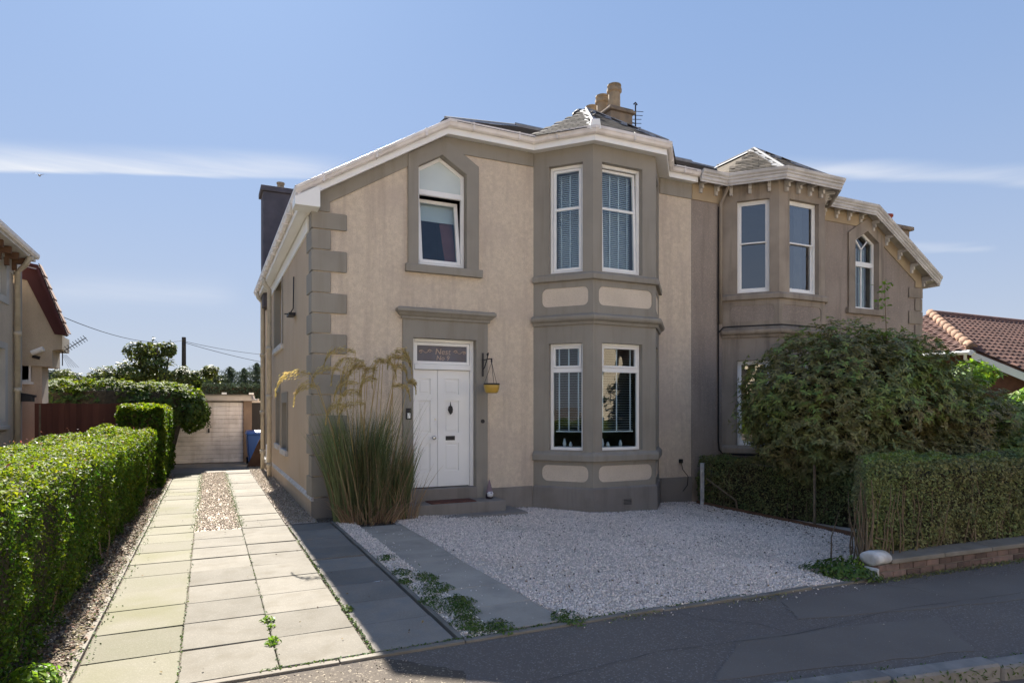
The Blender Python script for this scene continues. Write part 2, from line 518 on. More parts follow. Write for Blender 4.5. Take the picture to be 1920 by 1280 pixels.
M['slabm'] = mat('mossy_concrete_slab', (0.156, 0.143, 0.109), 0.92, (0.138, 0.13, 0.088), 1.3, rnd=0.12, bump=0.25, bsc=90, stain=(0.115, 0.11, 0.052), stain_amt=0.85, stain_sc=1.1, fine=((0.215, 0.2, 0.16), 0.8, 0.4), fine_sc=140)
M['slabd'] = mat('dark_grey_slab', (0.225, 0.195, 0.165), 0.85, (0.185, 0.162, 0.138), 2.2, rnd=0.2, bump=0.25, bsc=90, stain=(0.16, 0.16, 0.16), stain_amt=0.6, stain_sc=5, fine=((0.28, 0.27, 0.25), 0.8, 0.4), fine_sc=150)
M['slabg'] = mat('grey_slab', (0.37, 0.32, 0.265), 0.88, (0.33, 0.285, 0.235), 2.2, rnd=0.12, bump=0.25, bsc=90, stain=(0.22, 0.2, 0.175), stain_amt=0.7, stain_sc=3, fine=((0.45, 0.41, 0.36), 0.8, 0.35), fine_sc=150)
M['conc'] = mat('old_concrete', (0.23, 0.205, 0.175), 0.93, (0.17, 0.15, 0.125), 3, bump=0.4, bsc=60, stain=(0.16, 0.14, 0.11), stain_amt=0.6, stain_sc=5)
M['soil'] = mat('gritty_soil', (0.12, 0.095, 0.07), 0.98, (0.08, 0.065, 0.05), 6, bump=0.8, bsc=70, fine=((0.3, 0.27, 0.24), 0.82, 0.8), fine_sc=70)
M['bed'] = mat('gravel_bed', (0.64, 0.54, 0.46), 0.98, (0.5, 0.42, 0.35), 10, bump=1.0, bsc=70, btype='voronoi', fine=((0.65, 0.58, 0.52), 0.5, 0.8), fine_sc=60)
M['stone'] = mat('white_pink_chippings', (0.88, 0.79, 0.71), 0.85, (0.78, 0.66, 0.585), 40, rnd=0.3, island=True)
M['stoned'] = mat('dark_pebble', (0.16, 0.13, 0.12), 0.9, (0.1, 0.085, 0.08), 30, rnd=0.5, island=True)
M['stonew'] = mat('warm_chippings', (0.4, 0.35, 0.285), 0.9, (0.3, 0.25, 0.2), 30, rnd=0.5, island=True)
M['tarmac'] = mat('old_tarmac', (0.15, 0.125, 0.108), 0.9, (0.125, 0.104, 0.092), 0.9, bump=0.5, bsc=140, fine=((0.3, 0.27, 0.245), 0.84, 0.6), fine_sc=110, stain=(0.18, 0.15, 0.132), stain_amt=0.5, stain_sc=0.9)
M['tarmac2'] = mat('tarmac_patch', (0.17, 0.145, 0.125), 0.9, (0.15, 0.127, 0.11), 1.5, bump=0.5, bsc=150, fine=((0.2, 0.19, 0.18), 0.92, 0.6), fine_sc=130)
M['tarmacb'] = mat('worn_brown_tarmac', (0.1, 0.082, 0.064), 0.95, (0.075, 0.062, 0.052), 4, bump=0.7, bsc=100, fine=((0.34, 0.29, 0.22), 0.9, 0.8), fine_sc=90)
M['seam'] = mat('tar_seam', (0.06, 0.052, 0.047), 0.8)
M['kerb'] = mat('worn_kerb', (0.25, 0.23, 0.212), 0.9, (0.16, 0.148, 0.138), 4, rnd=0.12, bump=0.5, bsc=60, stain=(0.12, 0.12, 0.11), stain_amt=0.6, stain_sc=6)
M['grass'] = mat('lawn', (0.06, 0.10, 0.025), 0.95, (0.09, 0.11, 0.04), 3, bump=0.6, bsc=50)
M['brick'] = mat('dark_red_brick', (0.2, 0.13, 0.11), 0.9, (0.13, 0.095, 0.085), 8, rnd=0.4, bump=0.4, bsc=60, stain=(0.1, 0.075, 0.07), stain_amt=0.7, stain_sc=12)
M['mortar'] = mat('mortar', (0.20, 0.17, 0.145), 0.95, bump=0.4, bsc=80)
M['whitepaint'] = mat('flaking_white_paint', (0.66, 0.66, 0.66), 0.6, (0.5, 0.48, 0.47), 8, stain=(0.3, 0.26, 0.24), stain_amt=0.4, stain_sc=15)  # flaking paint; on the side plinth chamfer it stands for sky glint
M['fence'] = mat('red_brown_fence_stain', (0.125, 0.045, 0.03), 0.8, (0.095, 0.034, 0.023), 5, rnd=0.22, stretch=(1, 1, 0.15), bump=0.2, bsc=50, streak=((0.08, 0.025, 0.018), 0.5))
M['garage'] = mat('white_garage_door', (0.86, 0.8, 0.77), 0.5, (0.78, 0.72, 0.69), 2, stain=(0.4, 0.35, 0.32), stain_amt=0.5, stain_sc=3, streak=((0.5, 0.42, 0.36), 0.6))
M['garagew'] = mat('garage_pebbledash', (0.24, 0.17, 0.125), 0.95, (0.19, 0.135, 0.10), 3, bump=0.5, bsc=60)
M['cap'] = mat('pale_fascia', (0.55, 0.49, 0.44), 0.7, (0.45, 0.4, 0.35), 3)
M['bin'] = mat('blue_bin_plastic', (0.02, 0.075, 0.27), 0.45, (0.018, 0.065, 0.24), 3, spec=0.5)
M['wood'] = mat('brown_board', (0.16, 0.085, 0.05), 0.85, (0.12, 0.065, 0.04), 6)
M['bark'] = mat('bark', (0.11, 0.085, 0.06), 0.95, (0.07, 0.055, 0.042), 12, bump=0.6, bsc=40)
M['twig'] = mat('pale_twig', (0.22, 0.165, 0.105), 0.9, (0.15, 0.11, 0.075), 20)
M['pole'] = mat('dark_pole', (0.05, 0.045, 0.04), 0.9)
M['wallL'] = mat('pale_roughcast', (0.56, 0.47, 0.36), 0.95, (0.48, 0.4, 0.31), 0.8, bump=0.6, bsc=80, stain=(0.38, 0.32, 0.25), stain_amt=0.5, fine=((0.42, 0.35, 0.27), 0.7, 0.5), fine_sc=80, streak=((0.36, 0.31, 0.25), 0.5))
M['marginL'] = mat('pale_margin_paint', (0.47, 0.45, 0.42), 0.85, (0.4, 0.385, 0.36), 1.5, stain=(0.3, 0.27, 0.24), stain_amt=0.4)
M['maroon'] = mat('maroon_board', (0.085, 0.022, 0.024), 0.6, (0.07, 0.018, 0.02), 3)
M['tileL'] = mat('left_roof_tile', (0.20, 0.11, 0.08), 0.85, (0.14, 0.08, 0.06), 4, rnd=0.2)
M['tile'] = mat('red_clay_pantile', (0.155, 0.082, 0.064), 0.82, (0.11, 0.06, 0.048), 3, rnd=0.25, stain=(0.11, 0.065, 0.055), stain_amt=0.6, stain_sc=4)
M['tiler'] = mat('orange_ridge_tile', (0.22, 0.125, 0.08), 0.85, (0.17, 0.1, 0.065), 3, rnd=0.15)
M['brickw'] = mat('brick_wall_far', (0.17, 0.075, 0.05), 0.9, (0.12, 0.055, 0.04), 6)
M['yellow'] = mat('yellow_glazed_pot', (0.56, 0.36, 0.06), 0.35, (0.5, 0.3, 0.05), 8, spec=0.5)
M['mat'] = mat('rust_coir_mat', (0.16, 0.065, 0.045), 0.98, (0.1, 0.045, 0.035), 12, bump=0.8, bsc=120)
M['gnomeh'] = mat('pink_grey_felt', (0.28, 0.2, 0.22), 0.9)
M['gnomew'] = mat('white_beard', (0.75, 0.75, 0.78), 0.9)
M['gnomeb'] = mat('dark_cloth', (0.06, 0.045, 0.05), 0.9)
M['carw'] = mat('white_car_paint', (0.75, 0.77, 0.79), 0.2, (0.73, 0.75, 0.77), 1, coat=1.0, spec=0.5)
M['rubber'] = mat('tyre_rubber', (0.02, 0.02, 0.02), 0.85)
M['bird'] = mat('gull_plumage', (0.3, 0.3, 0.32), 0.8)

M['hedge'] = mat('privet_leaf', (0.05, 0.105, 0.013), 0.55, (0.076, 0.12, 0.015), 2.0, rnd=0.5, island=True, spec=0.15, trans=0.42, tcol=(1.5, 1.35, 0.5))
M['hedgey'] = mat('yellow_green_leaf', (0.11, 0.172, 0.013), 0.6, (0.145, 0.178, 0.017), 3.0, rnd=0.4, island=True, spec=0.1, trans=0.48, tcol=(1.4, 1.3, 0.5))  # lighter, yellower leaves laid over the hedge and ivy tops
M['redtip'] = mat('reddish_shoot_leaf', (0.22, 0.075, 0.05), 0.5, (0.17, 0.08, 0.045), 3, rnd=0.3, island=True, trans=0.35)
M['hedger'] = mat('shaded_hedge_leaf', (0.15, 0.195, 0.065), 0.55, (0.2, 0.195, 0.08), 1.2, rnd=0.5, island=True, trans=0.25)
M['bush'] = mat('broad_shrub_leaf', (0.15, 0.185, 0.06), 0.5, (0.2, 0.175, 0.075), 1.1, rnd=0.45, island=True, spec=0.4, trans=0.3, tcol=(1.3, 1.2, 0.6))
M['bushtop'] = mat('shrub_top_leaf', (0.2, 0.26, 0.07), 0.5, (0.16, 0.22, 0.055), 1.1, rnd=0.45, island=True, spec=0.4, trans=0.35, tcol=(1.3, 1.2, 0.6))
M['ivy'] = mat('ivy_leaf', (0.075, 0.125, 0.02), 0.7, (0.05, 0.09, 0.018), 1.2, rnd=0.45, island=True, trans=0.35, tcol=(1.4, 1.3, 0.5))
M['tree'] = mat('tree_leaf', (0.06, 0.088, 0.02), 0.55, (0.09, 0.11, 0.03), 1.0, rnd=0.5, island=True, trans=0.35, tcol=(1.3, 1.2, 0.6))
M['conif'] = mat('conifer_needles', (0.06, 0.085, 0.045), 0.7, (0.045, 0.065, 0.035), 1.0, rnd=0.4, island=True, trans=0.15)
M['lime'] = mat('lime_green_leaf', (0.17, 0.27, 0.03), 0.5, (0.12, 0.22, 0.03), 2.0, rnd=0.35, island=True, trans=0.45, tcol=(1.3, 1.3, 0.6))
M['weed'] = mat('weed_leaf', (0.07, 0.13, 0.025), 0.6, (0.10, 0.15, 0.03), 3.0, rnd=0.4, island=True, trans=0.3)
M['blade'] = mat('grass_blade', (0.155, 0.205, 0.085), 0.55, (0.19, 0.2, 0.09), 2.0, rnd=0.45, island=True, trans=0.25)
M['dry'] = mat('dry_grass_blade', (0.42, 0.29, 0.17), 0.8, (0.34, 0.22, 0.13), 3.0, rnd=0.35, island=True, trans=0.3)
M['plume'] = mat('golden_plume', (0.48, 0.39, 0.18), 0.8, (0.4, 0.33, 0.15), 5.0, rnd=0.35, island=True, trans=0.4, tcol=(1.3, 1.2, 0.8))
M['litter'] = mat('leaf_litter', (0.18, 0.115, 0.065), 0.9, (0.13, 0.095, 0.055), 5.0, rnd=0.6, island=True)
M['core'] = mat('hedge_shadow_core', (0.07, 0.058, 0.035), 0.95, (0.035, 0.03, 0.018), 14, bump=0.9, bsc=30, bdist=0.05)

# ------------------------------------------------------------------ ground


def sheet(name, x0, x1, y0, y1, dz, mt, nx=1, ny=1, parent=None, fn=gz):
    xs = np.linspace(x0, x1, nx + 1); ys = np.linspace(y0, y1, ny + 1)
    V = [(x, y, fn(x, y) + dz) for y in ys for x in xs]
    F = [[j * (nx + 1) + i, j * (nx + 1) + i + 1, (j + 1) * (nx + 1) + i + 1, (j + 1) * (nx + 1) + i] for j in range(ny) for i in range(nx)]
    return np_mesh(name, np.array(V), np.array(F), mt, parent)


def axis(lo, hi, flo, fhi, step):
    a = list(np.linspace(lo, flo, 6))[:-1] + list(np.arange(flo, fhi, step)) + list(np.linspace(fhi, hi, 6))
    return a


gx = axis(-900, 900, -12, 40, 1.0); gy = axis(-900, 900, -6, 30, 1.0)
V = [(x, y, gz(x, y) - 0.12 - (0.1 if y < 3.8 else 0)) for y in gy for x in gx]
n = len(gx)
F = [[j * n + i, j * n + i + 1, (j + 1) * n + i + 1, (j + 1) * n + i] for j in range(len(gy) - 1) for i in range(n - 1)]
tag(np_mesh('ground', np.array(V), np.array(F), M['soil']), 'bare earth and rough grass ground under the whole place', kind='structure')


def kerb_y(x):
    return 3.45 - 0.17 * x if x > -3 else 3.96


# pavement, road
xs = list(np.linspace(-30, -3, 8)) + list(np.linspace(-2.5, 14, 34)) + list(np.linspace(16, 40, 6))
V, F = [], []
for x in xs:
    for t in np.linspace(0, 1, 5):
        y = kerb_y(x) * (1 - t) + 4.37 * t
        V.append((x, y, gz(x, y) - 0.012))
for i in range(len(xs) - 1):
    for j in range(4):
        F.append([i * 5 + j, (i + 1) * 5 + j, (i + 1) * 5 + j + 1, i * 5 + j + 1])
tag(np_mesh('pavement', np.array(V), np.array(F), M['tarmac']), 'dark tarmac footway running past the driveway', kind='structure')
V, F = [], []
for x in xs:
    for t in np.linspace(0, 1, 4):
        y = (kerb_y(x) - 0.1) * (1 - t) - 7.5 * t
        V.append((x, y, gz(x, 3) - 0.10))
for i in range(len(xs) - 1):
    for j in range(3):
        F.append([i * 4 + j, (i + 1) * 4 + j, (i + 1) * 4 + j + 1, i * 4 + j + 1])
tag(np_mesh('road', np.array(V), np.array(F), M['tarmac2']), 'grey tarmac carriageway beyond the kerb', kind='structure')
tag(sheet('far_pavement', -30, 40, -9.5, -7.4, 0.0, M['tarmac'], 20, 1), 'far footway on the other side of the road', kind='structure')
# tarmac repair patches (thin overlay)
pk = bpy.data.objects.new('tarmac_repairs', None); COL.objects.link(pk)
tag(pk, 'patches of newer and worn tarmac on the footway', kind='structure')
for poly, mt in (([(2.9, 3.1), (5.0, 2.75), (5.6, 3.35), (3.6, 3.6)], M['tarmac2']),
                 ([(4.4, 3.75), (7.6, 3.25), (8.5, 3.75), (7.5, 4.1), (4.7, 4.2)], M['tarmac2']),
                 ([(-2.2, 3.85), (1.35, 3.3), (1.5, 3.9), (1.1, 4.345), (-2.0, 4.345)], M['tarmacb'])):
    mb = MB(); pts = []
    for k in range(len(poly)):
        a, b = poly[k], poly[(k + 1) % len(poly)]
        for s_ in range(9):
            t = s_ / 9; x = a[0] * (1 - t) + b[0] * t; y = a[1] * (1 - t) + b[1] * t
            if y < 4.33:
                x += random.uniform(-0.02, 0.02); y += random.uniform(-0.02, 0.02)
            pts.append((x, min(y, 4.345), gz(x, y) - 0.012 + 0.004))
    mb.prism(pts, (0, 0, -0.003))
    mb.build('patch', mt, pk)

for pts in ([(1.8, 3.55), (2.9, 3.62), (4.1, 3.5), (5.4, 3.62), (7.2, 3.5), (9.5, 3.6)], [(3.55, 4.34), (3.7, 4.05), (4.0, 3.8), (4.05, 3.52)], [(6.1, 4.3), (6.3, 4.0), (6.25, 3.6)]):
    q = []
    for (xa, ya), (xb, yb) in zip(pts[:-1], pts[1:]):
        for k in range(8):
            t = k / 8; q.append((xa + (xb - xa) * t + random.uniform(-.012, .012), ya + (yb - ya) * t + random.uniform(-.012, .012)))
    mb = MB()
    for a, b in zip(q[:-1], q[1:]):
        w = random.uniform(0.0012, 0.0035); d = Vector((b[0] - a[0], b[1] - a[1])).normalized(); nx, ny = -d.y * w, d.x * w
        mb.add([(p[0] + sx * nx, p[1] + sx * ny, gz(*p) - 0.005) for p, sx in ((a, -1), (b, -1), (b, 1), (a, 1))], [(0, 1, 2, 3)])
    mb.build('seam', M['seam'], pk, recalc=False)

# kerb stones
kb = bpy.data.objects.new('kerb', None); COL.objects.link(kb)
tag(kb, 'row of worn kerb stones edging the footway', kind='structure')


def beveled_box(name, sx, sy, sz, bv, mt, seg=1):
    bm = bmesh.new(); bmesh.ops.create_cube(bm, size=1)
    for v in bm.verts: v.co = Vector((v.co.x * sx, v.co.y * sy, v.co.z * sz))
    if bv: bmesh.ops.bevel(bm, geom=bm.edges[:], offset=bv, segments=seg, affect='EDGES')
    me = bpy.data.meshes.new(name); bm.to_mesh(me); bm.free(); me.materials.append(mt)
    return me


km = beveled_box('kerb_stone', 0.905, 0.15, 0.24, 0.015, M['kerb'])
x = -6.0
while x < 14:
    y = kerb_y(x + 0.45) - 0.07
    a = math.atan(-0.17) if x > -3 else 0
    zz = gz(x, 3) - 0.12 + random.uniform(-0.004, 0.004)
    piece(km, 'kerb_stone', kb, Matrix.Translation((x + 0.45, y, zz)) @ Matrix.Rotation(a, 4, 'Z'))
    x += 0.905

# slabs
drive = bpy.data.objects.new('driveway', None); COL.objects.link(drive)
tag(drive, 'driveway of square concrete slabs leading back to the garage', kind='structure')
sm = {k: beveled_box('paving_slab', 0.592, 0.592, 0.05, 0.006, M[k]) for k in ('slab', 'slabm', 'slabd', 'slabg')}


def slab(x, y, k, yl=0.6):
    jz = random.uniform(-0.005, 0.004)
    Mx = Matrix.Translation((x + random.uniform(-0.003, 0.003), y, gz(x, y) - 0.019 + jz)) @ Matrix.Rotation(random.uniform(-0.006, 0.006), 4, 'Z') @ Matrix.Rotation(random.uniform(-0.008, 0.008), 4, 'X') @ Matrix.Rotation(random.uniform(-0.006, 0.006), 4, 'Y')
    piece(sm[k], 'paving_slab', drive, Mx)


XL = -0.77
for r in range(9):
    y = 4.44 + 0.3 + r * 0.6
    slab(XL + 0.3, y, 'slabm'); slab(XL + 0.9, y, 'slab'); slab(XL + 1.5, y, 'slab')
    slab(XL + 2.12, y, 'slabd')
for r in range(15):
    y = 9.86 + 0.3 + r * 0.6
    slab(XL + 0.3, y, 'slabm'); slab(XL + 1.5, y, 'slab')
for r in range(8):
    y = 4.46 + 0.3 + r * 0.6
    slab(2.285, y, 'slabg')
tag(sheet('driveway_bed', -0.85, 2.62, 4.36, 19.3, -0.03, M['soil'], 4, 12), 'gritty bed between and under the driveway slabs', kind='structure')
mb = MB(); mb.box(-1.25, 1.5, 18.9, 22.2, -0.06, -0.004)
tag(mb.build('garage_apron', M['conc'], bevel=0.005), 'concrete apron in front of the garage door', kind='structure')
# edging strips
eg = bpy.data.objects.new('edging', None); COL.objects.link(eg)
tag(eg, 'thin concrete edging strips round the slabs and gravel', kind='structure')
x = -1.0
while x < 6.1:
    w = min(0.9, 6.2 - x)
    mb = MB(); z = gz(x + 0.4, 4.4)
    mb.box(x + 0.004, x + w - 0.004, 4.365, 4.425, z - 0.1, z + 0.004 + random.uniform(0, 0.004))
    mb.build('edging_strip', M['conc'], eg, bevel=0.005); x += 0.9
for x0, ya, yb in ((1.675, 4.43, 9.9), (-0.83, 4.43, 18.8)):
    y = ya
    while y < yb:
        mb = MB(); mb.box(x0, x0 + 0.045, y + 0.004, min(y + 0.9, yb) - 0.004, -0.1, random.uniform(0.002, 0.012))
        mb.build('edging_strip', M['conc'], eg, bevel=0.004); y += 0.9
for (xa, ya), (xb, yb) in (((9.02, 10.2), (8.95, 8.9)), ((8.95, 8.9), (8.72, 7.6)), ((8.72, 7.6), (8.42, 6.2))):
    mb = MB(); za, zb = gz(xa, ya), gz(xb, yb)
    mb.hexa([(xa, ya, za - .1), (xa + .05, ya, za - .1), (xb + .05, yb, zb - .1), (xb, yb, zb - .1), (xa, ya, za + .05), (xa + .05, ya, za + .05), (xb + .05, yb, zb + .05), (xb, yb, zb + .05)])
    mb.build('edging_strip', M['wood'], eg)


def in_poly(x, y, poly):
    c = np.zeros(len(x), bool); j = len(poly) - 1
    for i in range(len(poly)):
        xi, yi = poly[i]; xj, yj = poly[j]
        m = ((yi > y) != (yj > y)) & (x < (xj - xi) * (y - yi) / (yj - yi + 1e-12) + xi)
        c ^= m; j = i
    return c


OCT_V = np.array([(1, 0, 0), (-1, 0, 0), (0, 1, 0), (0, -1, 0), (0, 0, 1), (0, 0, -1)], float)
OCT_F = np.array([(0, 2, 4), (2, 1, 4), (1, 3, 4), (3, 0, 4), (2, 0, 5), (1, 2, 5), (3, 1, 5), (0, 3, 5)])


def gravel(name, poly, dens, size, mt, label, dz=0.0, parent=None, uneven=False):
    xs_ = [p[0] for p in poly]; ys_ = [p[1] for p in poly]
    area = (max(xs_) - min(xs_)) * (max(ys_) - min(ys_))
    n = int(area * dens)
    x = rng.uniform(min(xs_), max(xs_), n); y = rng.uniform(min(ys_), max(ys_), n)
    # denser close to the camera
    k = in_poly(x, y, poly); x, y = x[k], y[k]
    if uneven:
        dn = np.array([noise.noise(Vector((a * 1.1, b * 0.55, 7.0))) + 0.5 * noise.noise(Vector((a * 3.1, b * 2.3, 1.0))) for a, b in zip(x, y)])
        k = rng.uniform(0, 1, len(x)) < 0.85 + dn * 0.9; x, y, dn = x[k], y[k], dn[k]
    else: dn = np.zeros(len(x))
    n = len(x)
    P = np.stack([x, y, gzv(x, y) + dz + rng.uniform(-0.002, 0.008, n) + dn * 0.012], 1)
    sz = rng.uniform(0.6, 1.35, (n, 1, 1)) * size
    ax = rng.uniform(0.5, 1.0, (n, 1, 3)) * np.array([1, 1, 0.7])
    V = OCT_V[None] * ax * sz + rng.normal(0, 0.12, (n, 6, 3)) * sz
    q = unit(rng.normal(0, 1, (n, 4)))
    w, a, b, c = q[:, 0], q[:, 1], q[:, 2], q[:, 3]
    R = np.stack([1 - 2 * (b * b + c * c), 2 * (a * b - c * w), 2 * (a * c + b * w), 2 * (a * b + c * w), 1 - 2 * (a * a + c * c), 2 * (b * c - a * w), 2 * (a * c - b * w), 2 * (b * c + a * w), 1 - 2 * (a * a + b * b)], 1).reshape(n, 3, 3)
    V = np.einsum('nij,nkj->nki', R, V) + P[:, None]
    F = (np.arange(n)[:, None, None] * 6 + OCT_F[None]).reshape(-1, 3)
    return tag(np_mesh(name, V.reshape(-1, 3), F, mt, parent), label, kind='stuff')


GP = [(2.6, 4.43), (6.2, 4.43), (8.42, 6.25), (8.72, 7.6), (8.97, 8.9), (9.15, 10.5), (2.6, 10.5)]
tag(sheet('gravel_bed', 2.55, 9.2, 4.43, 10.6, -0.012, M['bed'], 14, 12), 'compacted stone bed under the white chippings', kind='structure')
gravel('gravel', GP, 2500, 0.013, M['stone'], 'white and pink stone chippings in front of the bay window', uneven=True)
gravel('gravel', [(2.6, 4.2), (6.3, 4.2), (6.2, 4.44), (2.6, 4.44)], 80, 0.010, M['stone'], 'chippings spilled over the edging onto the footway', dz=-0.004)
gravel('gravel', GP, 14, 0.014, M['stoned'], 'few dark pebbles among the white chippings', dz=0.006)
gravel('gravel', [(1.9, 4.5), (2.6, 4.5), (2.6, 9.3), (1.9, 9.3)], 40, 0.010, M['stone'], 'stray chippings kicked onto the grey slabs', dz=0.004)
gravel('gravel', [(2.6, 4.43), (5.8, 4.43), (6.6, 5.6), (2.6, 5.6)], 1800, 0.012, M['stone'], 'white and pink stone chippings along the footway edge')
tag(sheet('gravel_strip_bed', 1.72, 1.985, 4.43, 9.9, -0.012, M['bed'], 1, 6), 'stone bed of the narrow chipping strip', kind='structure')
gravel('gravel', [(1.72, 4.43), (1.985, 4.43), (1.985, 10.3), (1.72, 9.9)], 2600, 0.012, M['stone'], 'narrow strip of white chippings between dark and grey slabs')
tag(sheet('centre_bed', -0.17, 0.43, 9.88, 18.9, -0.015, M['bed'], 1, 6), 'stone bed between the two wheel tracks', kind='structure')
gravel('gravel', [(-0.16, 9.9), (0.42, 9.9), (0.42, 18.9), (-0.16, 18.9)], 1500, 0.014, M['stonew'], 'warm brown chippings between the two wheel tracks')
tag(sheet('side_bed', 1.05, 1.5, 10.0, 20.5, -0.015, M['bed'], 1, 6), 'stone bed along the side wall', kind='structure')
gravel('gravel', [(1.05, 10.0), (1.49, 10.0), (1.49, 20.4), (1.05, 20.4)], 1700, 0.014, M['stonew'], 'brown and pink chippings along the side wall of the house')
tag(sheet('hedge_border', -1.6, -0.83, 4.3, 20.5, -0.012, M['soil'], 1, 6), 'earth border at the foot of the left hedge', kind='structure')
gravel('gravel', [(-1.3, 4.0), (-0.84, 4.0), (-0.84, 19), (-1.1, 19)], 900, 0.014, M['stonew'], 'scattered stones in the border beside the left hedge')


def ground_leaves(name, x0, x1, y0, y1, n, size, mt, label, tilt=0.35, z=0.012, parent=None, kind='stuff', poly=None):
    x = rng.uniform(x0, x1, n); y = rng.uniform(y0, y1, n)
    if poly: k = in_poly(x, y, poly); x, y = x[k], y[k]
    P = np.stack([x, y, gzv(x, y) + z + rng.uniform(0, 0.015, len(x))], 1)
    N_ = np.tile([[0, 0, 1.0]], (len(x), 1))
    return tag(leaves(name, P, N_, rng.uniform(0.6, 1.3, len(x)) * size, size * 0.55, mt, parent, rand=tilt), label, kind=kind)


ground_leaves('leaf_litter', -1.35, -0.8, 4.0, 18, 5200, 0.04, M['litter'], 'brown fallen leaves in the border beside the left hedge')
ground_leaves('leaf_litter', 2.7, 8.8, 4.5, 10.2, 520, 0.035, M['litter'], 'scattered dead leaves on the white chippings', poly=GP)
ground_leaves('leaf_litter', 6.6, 9.2, 5.2, 10.2, 900, 0.045, M['litter'], 'dead leaves gathered along the right edge of the chippings', poly=[(6.6, 4.9), (8.0, 5.8), (8.5, 7), (9.1, 10.3), (8.4, 10.3), (8.2, 8), (7.6, 6.2)])
ground_leaves('leaf_litter', -0.7, 1.6, 4.5, 18, 60, 0.03, M['litter'], 'few dead leaves lying on the slabs')


def weed(cx, cy, r, h, n, mt, label, size=0.03, z0=None):
    t = rng.uniform(0, 2 * math.pi, n); rr = r * np.sqrt(rng.uniform(0, 1, n))
    rr = rr * (1 + 0.55 * np.array([noise.noise(Vector((math.cos(q) * 1.5 + cx * 9, math.sin(q) * 1.5, cy * 3))) for q in t]) + np.clip(rng.normal(0, 0.06, n), -.1, .1))
    x, y = cx + rr * np.cos(t), cy + 1.35 * rr * np.sin(t)
    z = (gzv(x, y) if z0 is None else z0) + h * rng.uniform(0, 1, n) * (1 - 0.6 * rr / r) + 0.006
    P = np.stack([x, y, z], 1)
    N_ = np.stack([np.cos(t), np.sin(t), np.full(n, 1.2)], 1)
    return tag(leaves('weed', P, N_, rng.uniform(0.6, 1.4, n) * size, size * 0.45, mt, rand=0.5), label, 'weed')


weed(-0.98, 4.75, 0.17, 0.16, 320, M['lime'], 'bright green leafy weed at the near end of the hedge border', 0.06)
weed(0.425, 4.95, 0.05, 0.05, 60, M['lime'], 'small weed in the slab joint nearest the footway', 0.04)
weed(0.43, 5.45, 0.05, 0.05, 50, M['lime'], 'small weed in the slab joint, second from the footway', 0.04)
weed(0.44, 5.3, 0.03, 0.03, 20, M['lime'], 'tiny weed between the two joint weeds', 0.03)
weed(1.06, 5.45, 0.05, 0.05, 60, M['weed'], 'weed on the joint between pale and dark slabs', 0.035)
weed(6.05, 4.62, 0.25, 0.2, 700, M['weed'], 'green weed clump at the left end of the brick wall', 0.06)
weed(6.2, 4.55, 0.1, 0.28, 120, M['lime'], 'yellow green weed shoots against the white wall end', 0.05)
weed(2.62, 4.5, 0.14, 0.05, 260, M['weed'], 'flat weed patch where the grey slabs meet the chippings', 0.03)
for i, (x, y, r, n) in enumerate(((1.82, 7.15, 0.10, 160), (1.8, 6.45, 0.10, 170), (1.74, 6.1, 0.07, 120), (1.98, 6.15, 0.12, 240), (1.97, 5.75, 0.14, 260), (2.0, 5.25, 0.13, 320), (1.85, 4.7, 0.13, 380), (1.9, 4.95, 0.12, 200), (1.75, 5.4, 0.08, 150), (2.05, 4.55, 0.12, 250))):
    places = ['furthest from the footway', 'second furthest from the footway', 'against the dark slabs, third from the back', 'against the grey slabs, near the middle', 'on the grey slab edge just beyond the middle', 'thick and dark on the grey slab side', 'covering the near end at the footway', 'just behind the near end', 'against the edging of the dark slabs', 'at the corner of the nearest grey slab']
    weed(x, y, r, 0.045, n, M['weed'], 'weed tuft in the narrow chipping strip, ' + places[i], 0.028)
n_ = 2600
xx_ = rng.uniform(1.71, 2.06, n_); yy_ = 4.44 + np.abs(rng.normal(0, 0.95, n_))
kk_ = np.array([noise.noise(Vector((a * 6, b * 2.2, 3.0))) for a, b in zip(xx_, yy_)]) > -0.05
P = np.stack([xx_, yy_, rng.uniform(0.004, 0.03, n_)], 1)[kk_]
tag(leaves('ground_cover', P, np.tile([[0, 0, 1.0]], (len(P), 1)), 0.024, 0.010, M['weed'], rand=0.7), 'low weeds and grass creeping through the narrow chipping strip', kind='stuff')
mb = MB(); mb.prism([(1.42, 6.2, 0.0085), (1.60, 6.26, 0.0085), (1.61, 6.28, 0.0085), (1.45, 6.235, 0.0085)], (0, 0, 0.001))
tag(mb.build('chalk_mark', M['whitepaint']), 'white scratch mark on one of the dark slabs', 'mark')
# moss and tiny weeds in the joints
P = []
for xj in (-0.17, 0.43, 1.045):
    for _ in range(420 if xj > 1 else 130):
        yy = 4.44 + abs(rng.normal(0, 2.8))
        if yy < 9.8: P.append((xj + rng.normal(0, 0.009), yy, 0.007))
for _ in range(1600):
    yy = rng.uniform(9.9, 18.5); P.append((rng.choice([-0.16, 0.43]) + rng.normal(0, 0.03), yy, 0.008))
for _ in range(900):
    P.append((-0.8 + rng.normal(0, 0.05), rng.uniform(4.4, 16), 0.015))
for _ in range(500):
    xx = rng.uniform(0.3, 4.5); P.append((xx, 4.43 + rng.normal(0, 0.012), gz(xx, 4.4) + 0.008))
P = np.array(P)
tag(leaves('moss', P, np.tile([[0, 0, 1.0]], (len(P), 1)), 0.022, 0.014, M['weed'], rand=0.6), 'moss and seedlings in the joints between the slabs', kind='stuff')
P = np.array([(xx := rng.uniform(2.2, 9), kerb_y(xx) + rng.normal(0, 0.02) - (0.15 if rng.uniform() < 0.6 else 0.0), gz(xx, 3) + rng.uniform(-0.08, 0.012)) for _ in range(2600) if noise.noise(Vector((xx * 1.7 if False else rng.uniform(0, 9), 0, 0))) > -0.1])
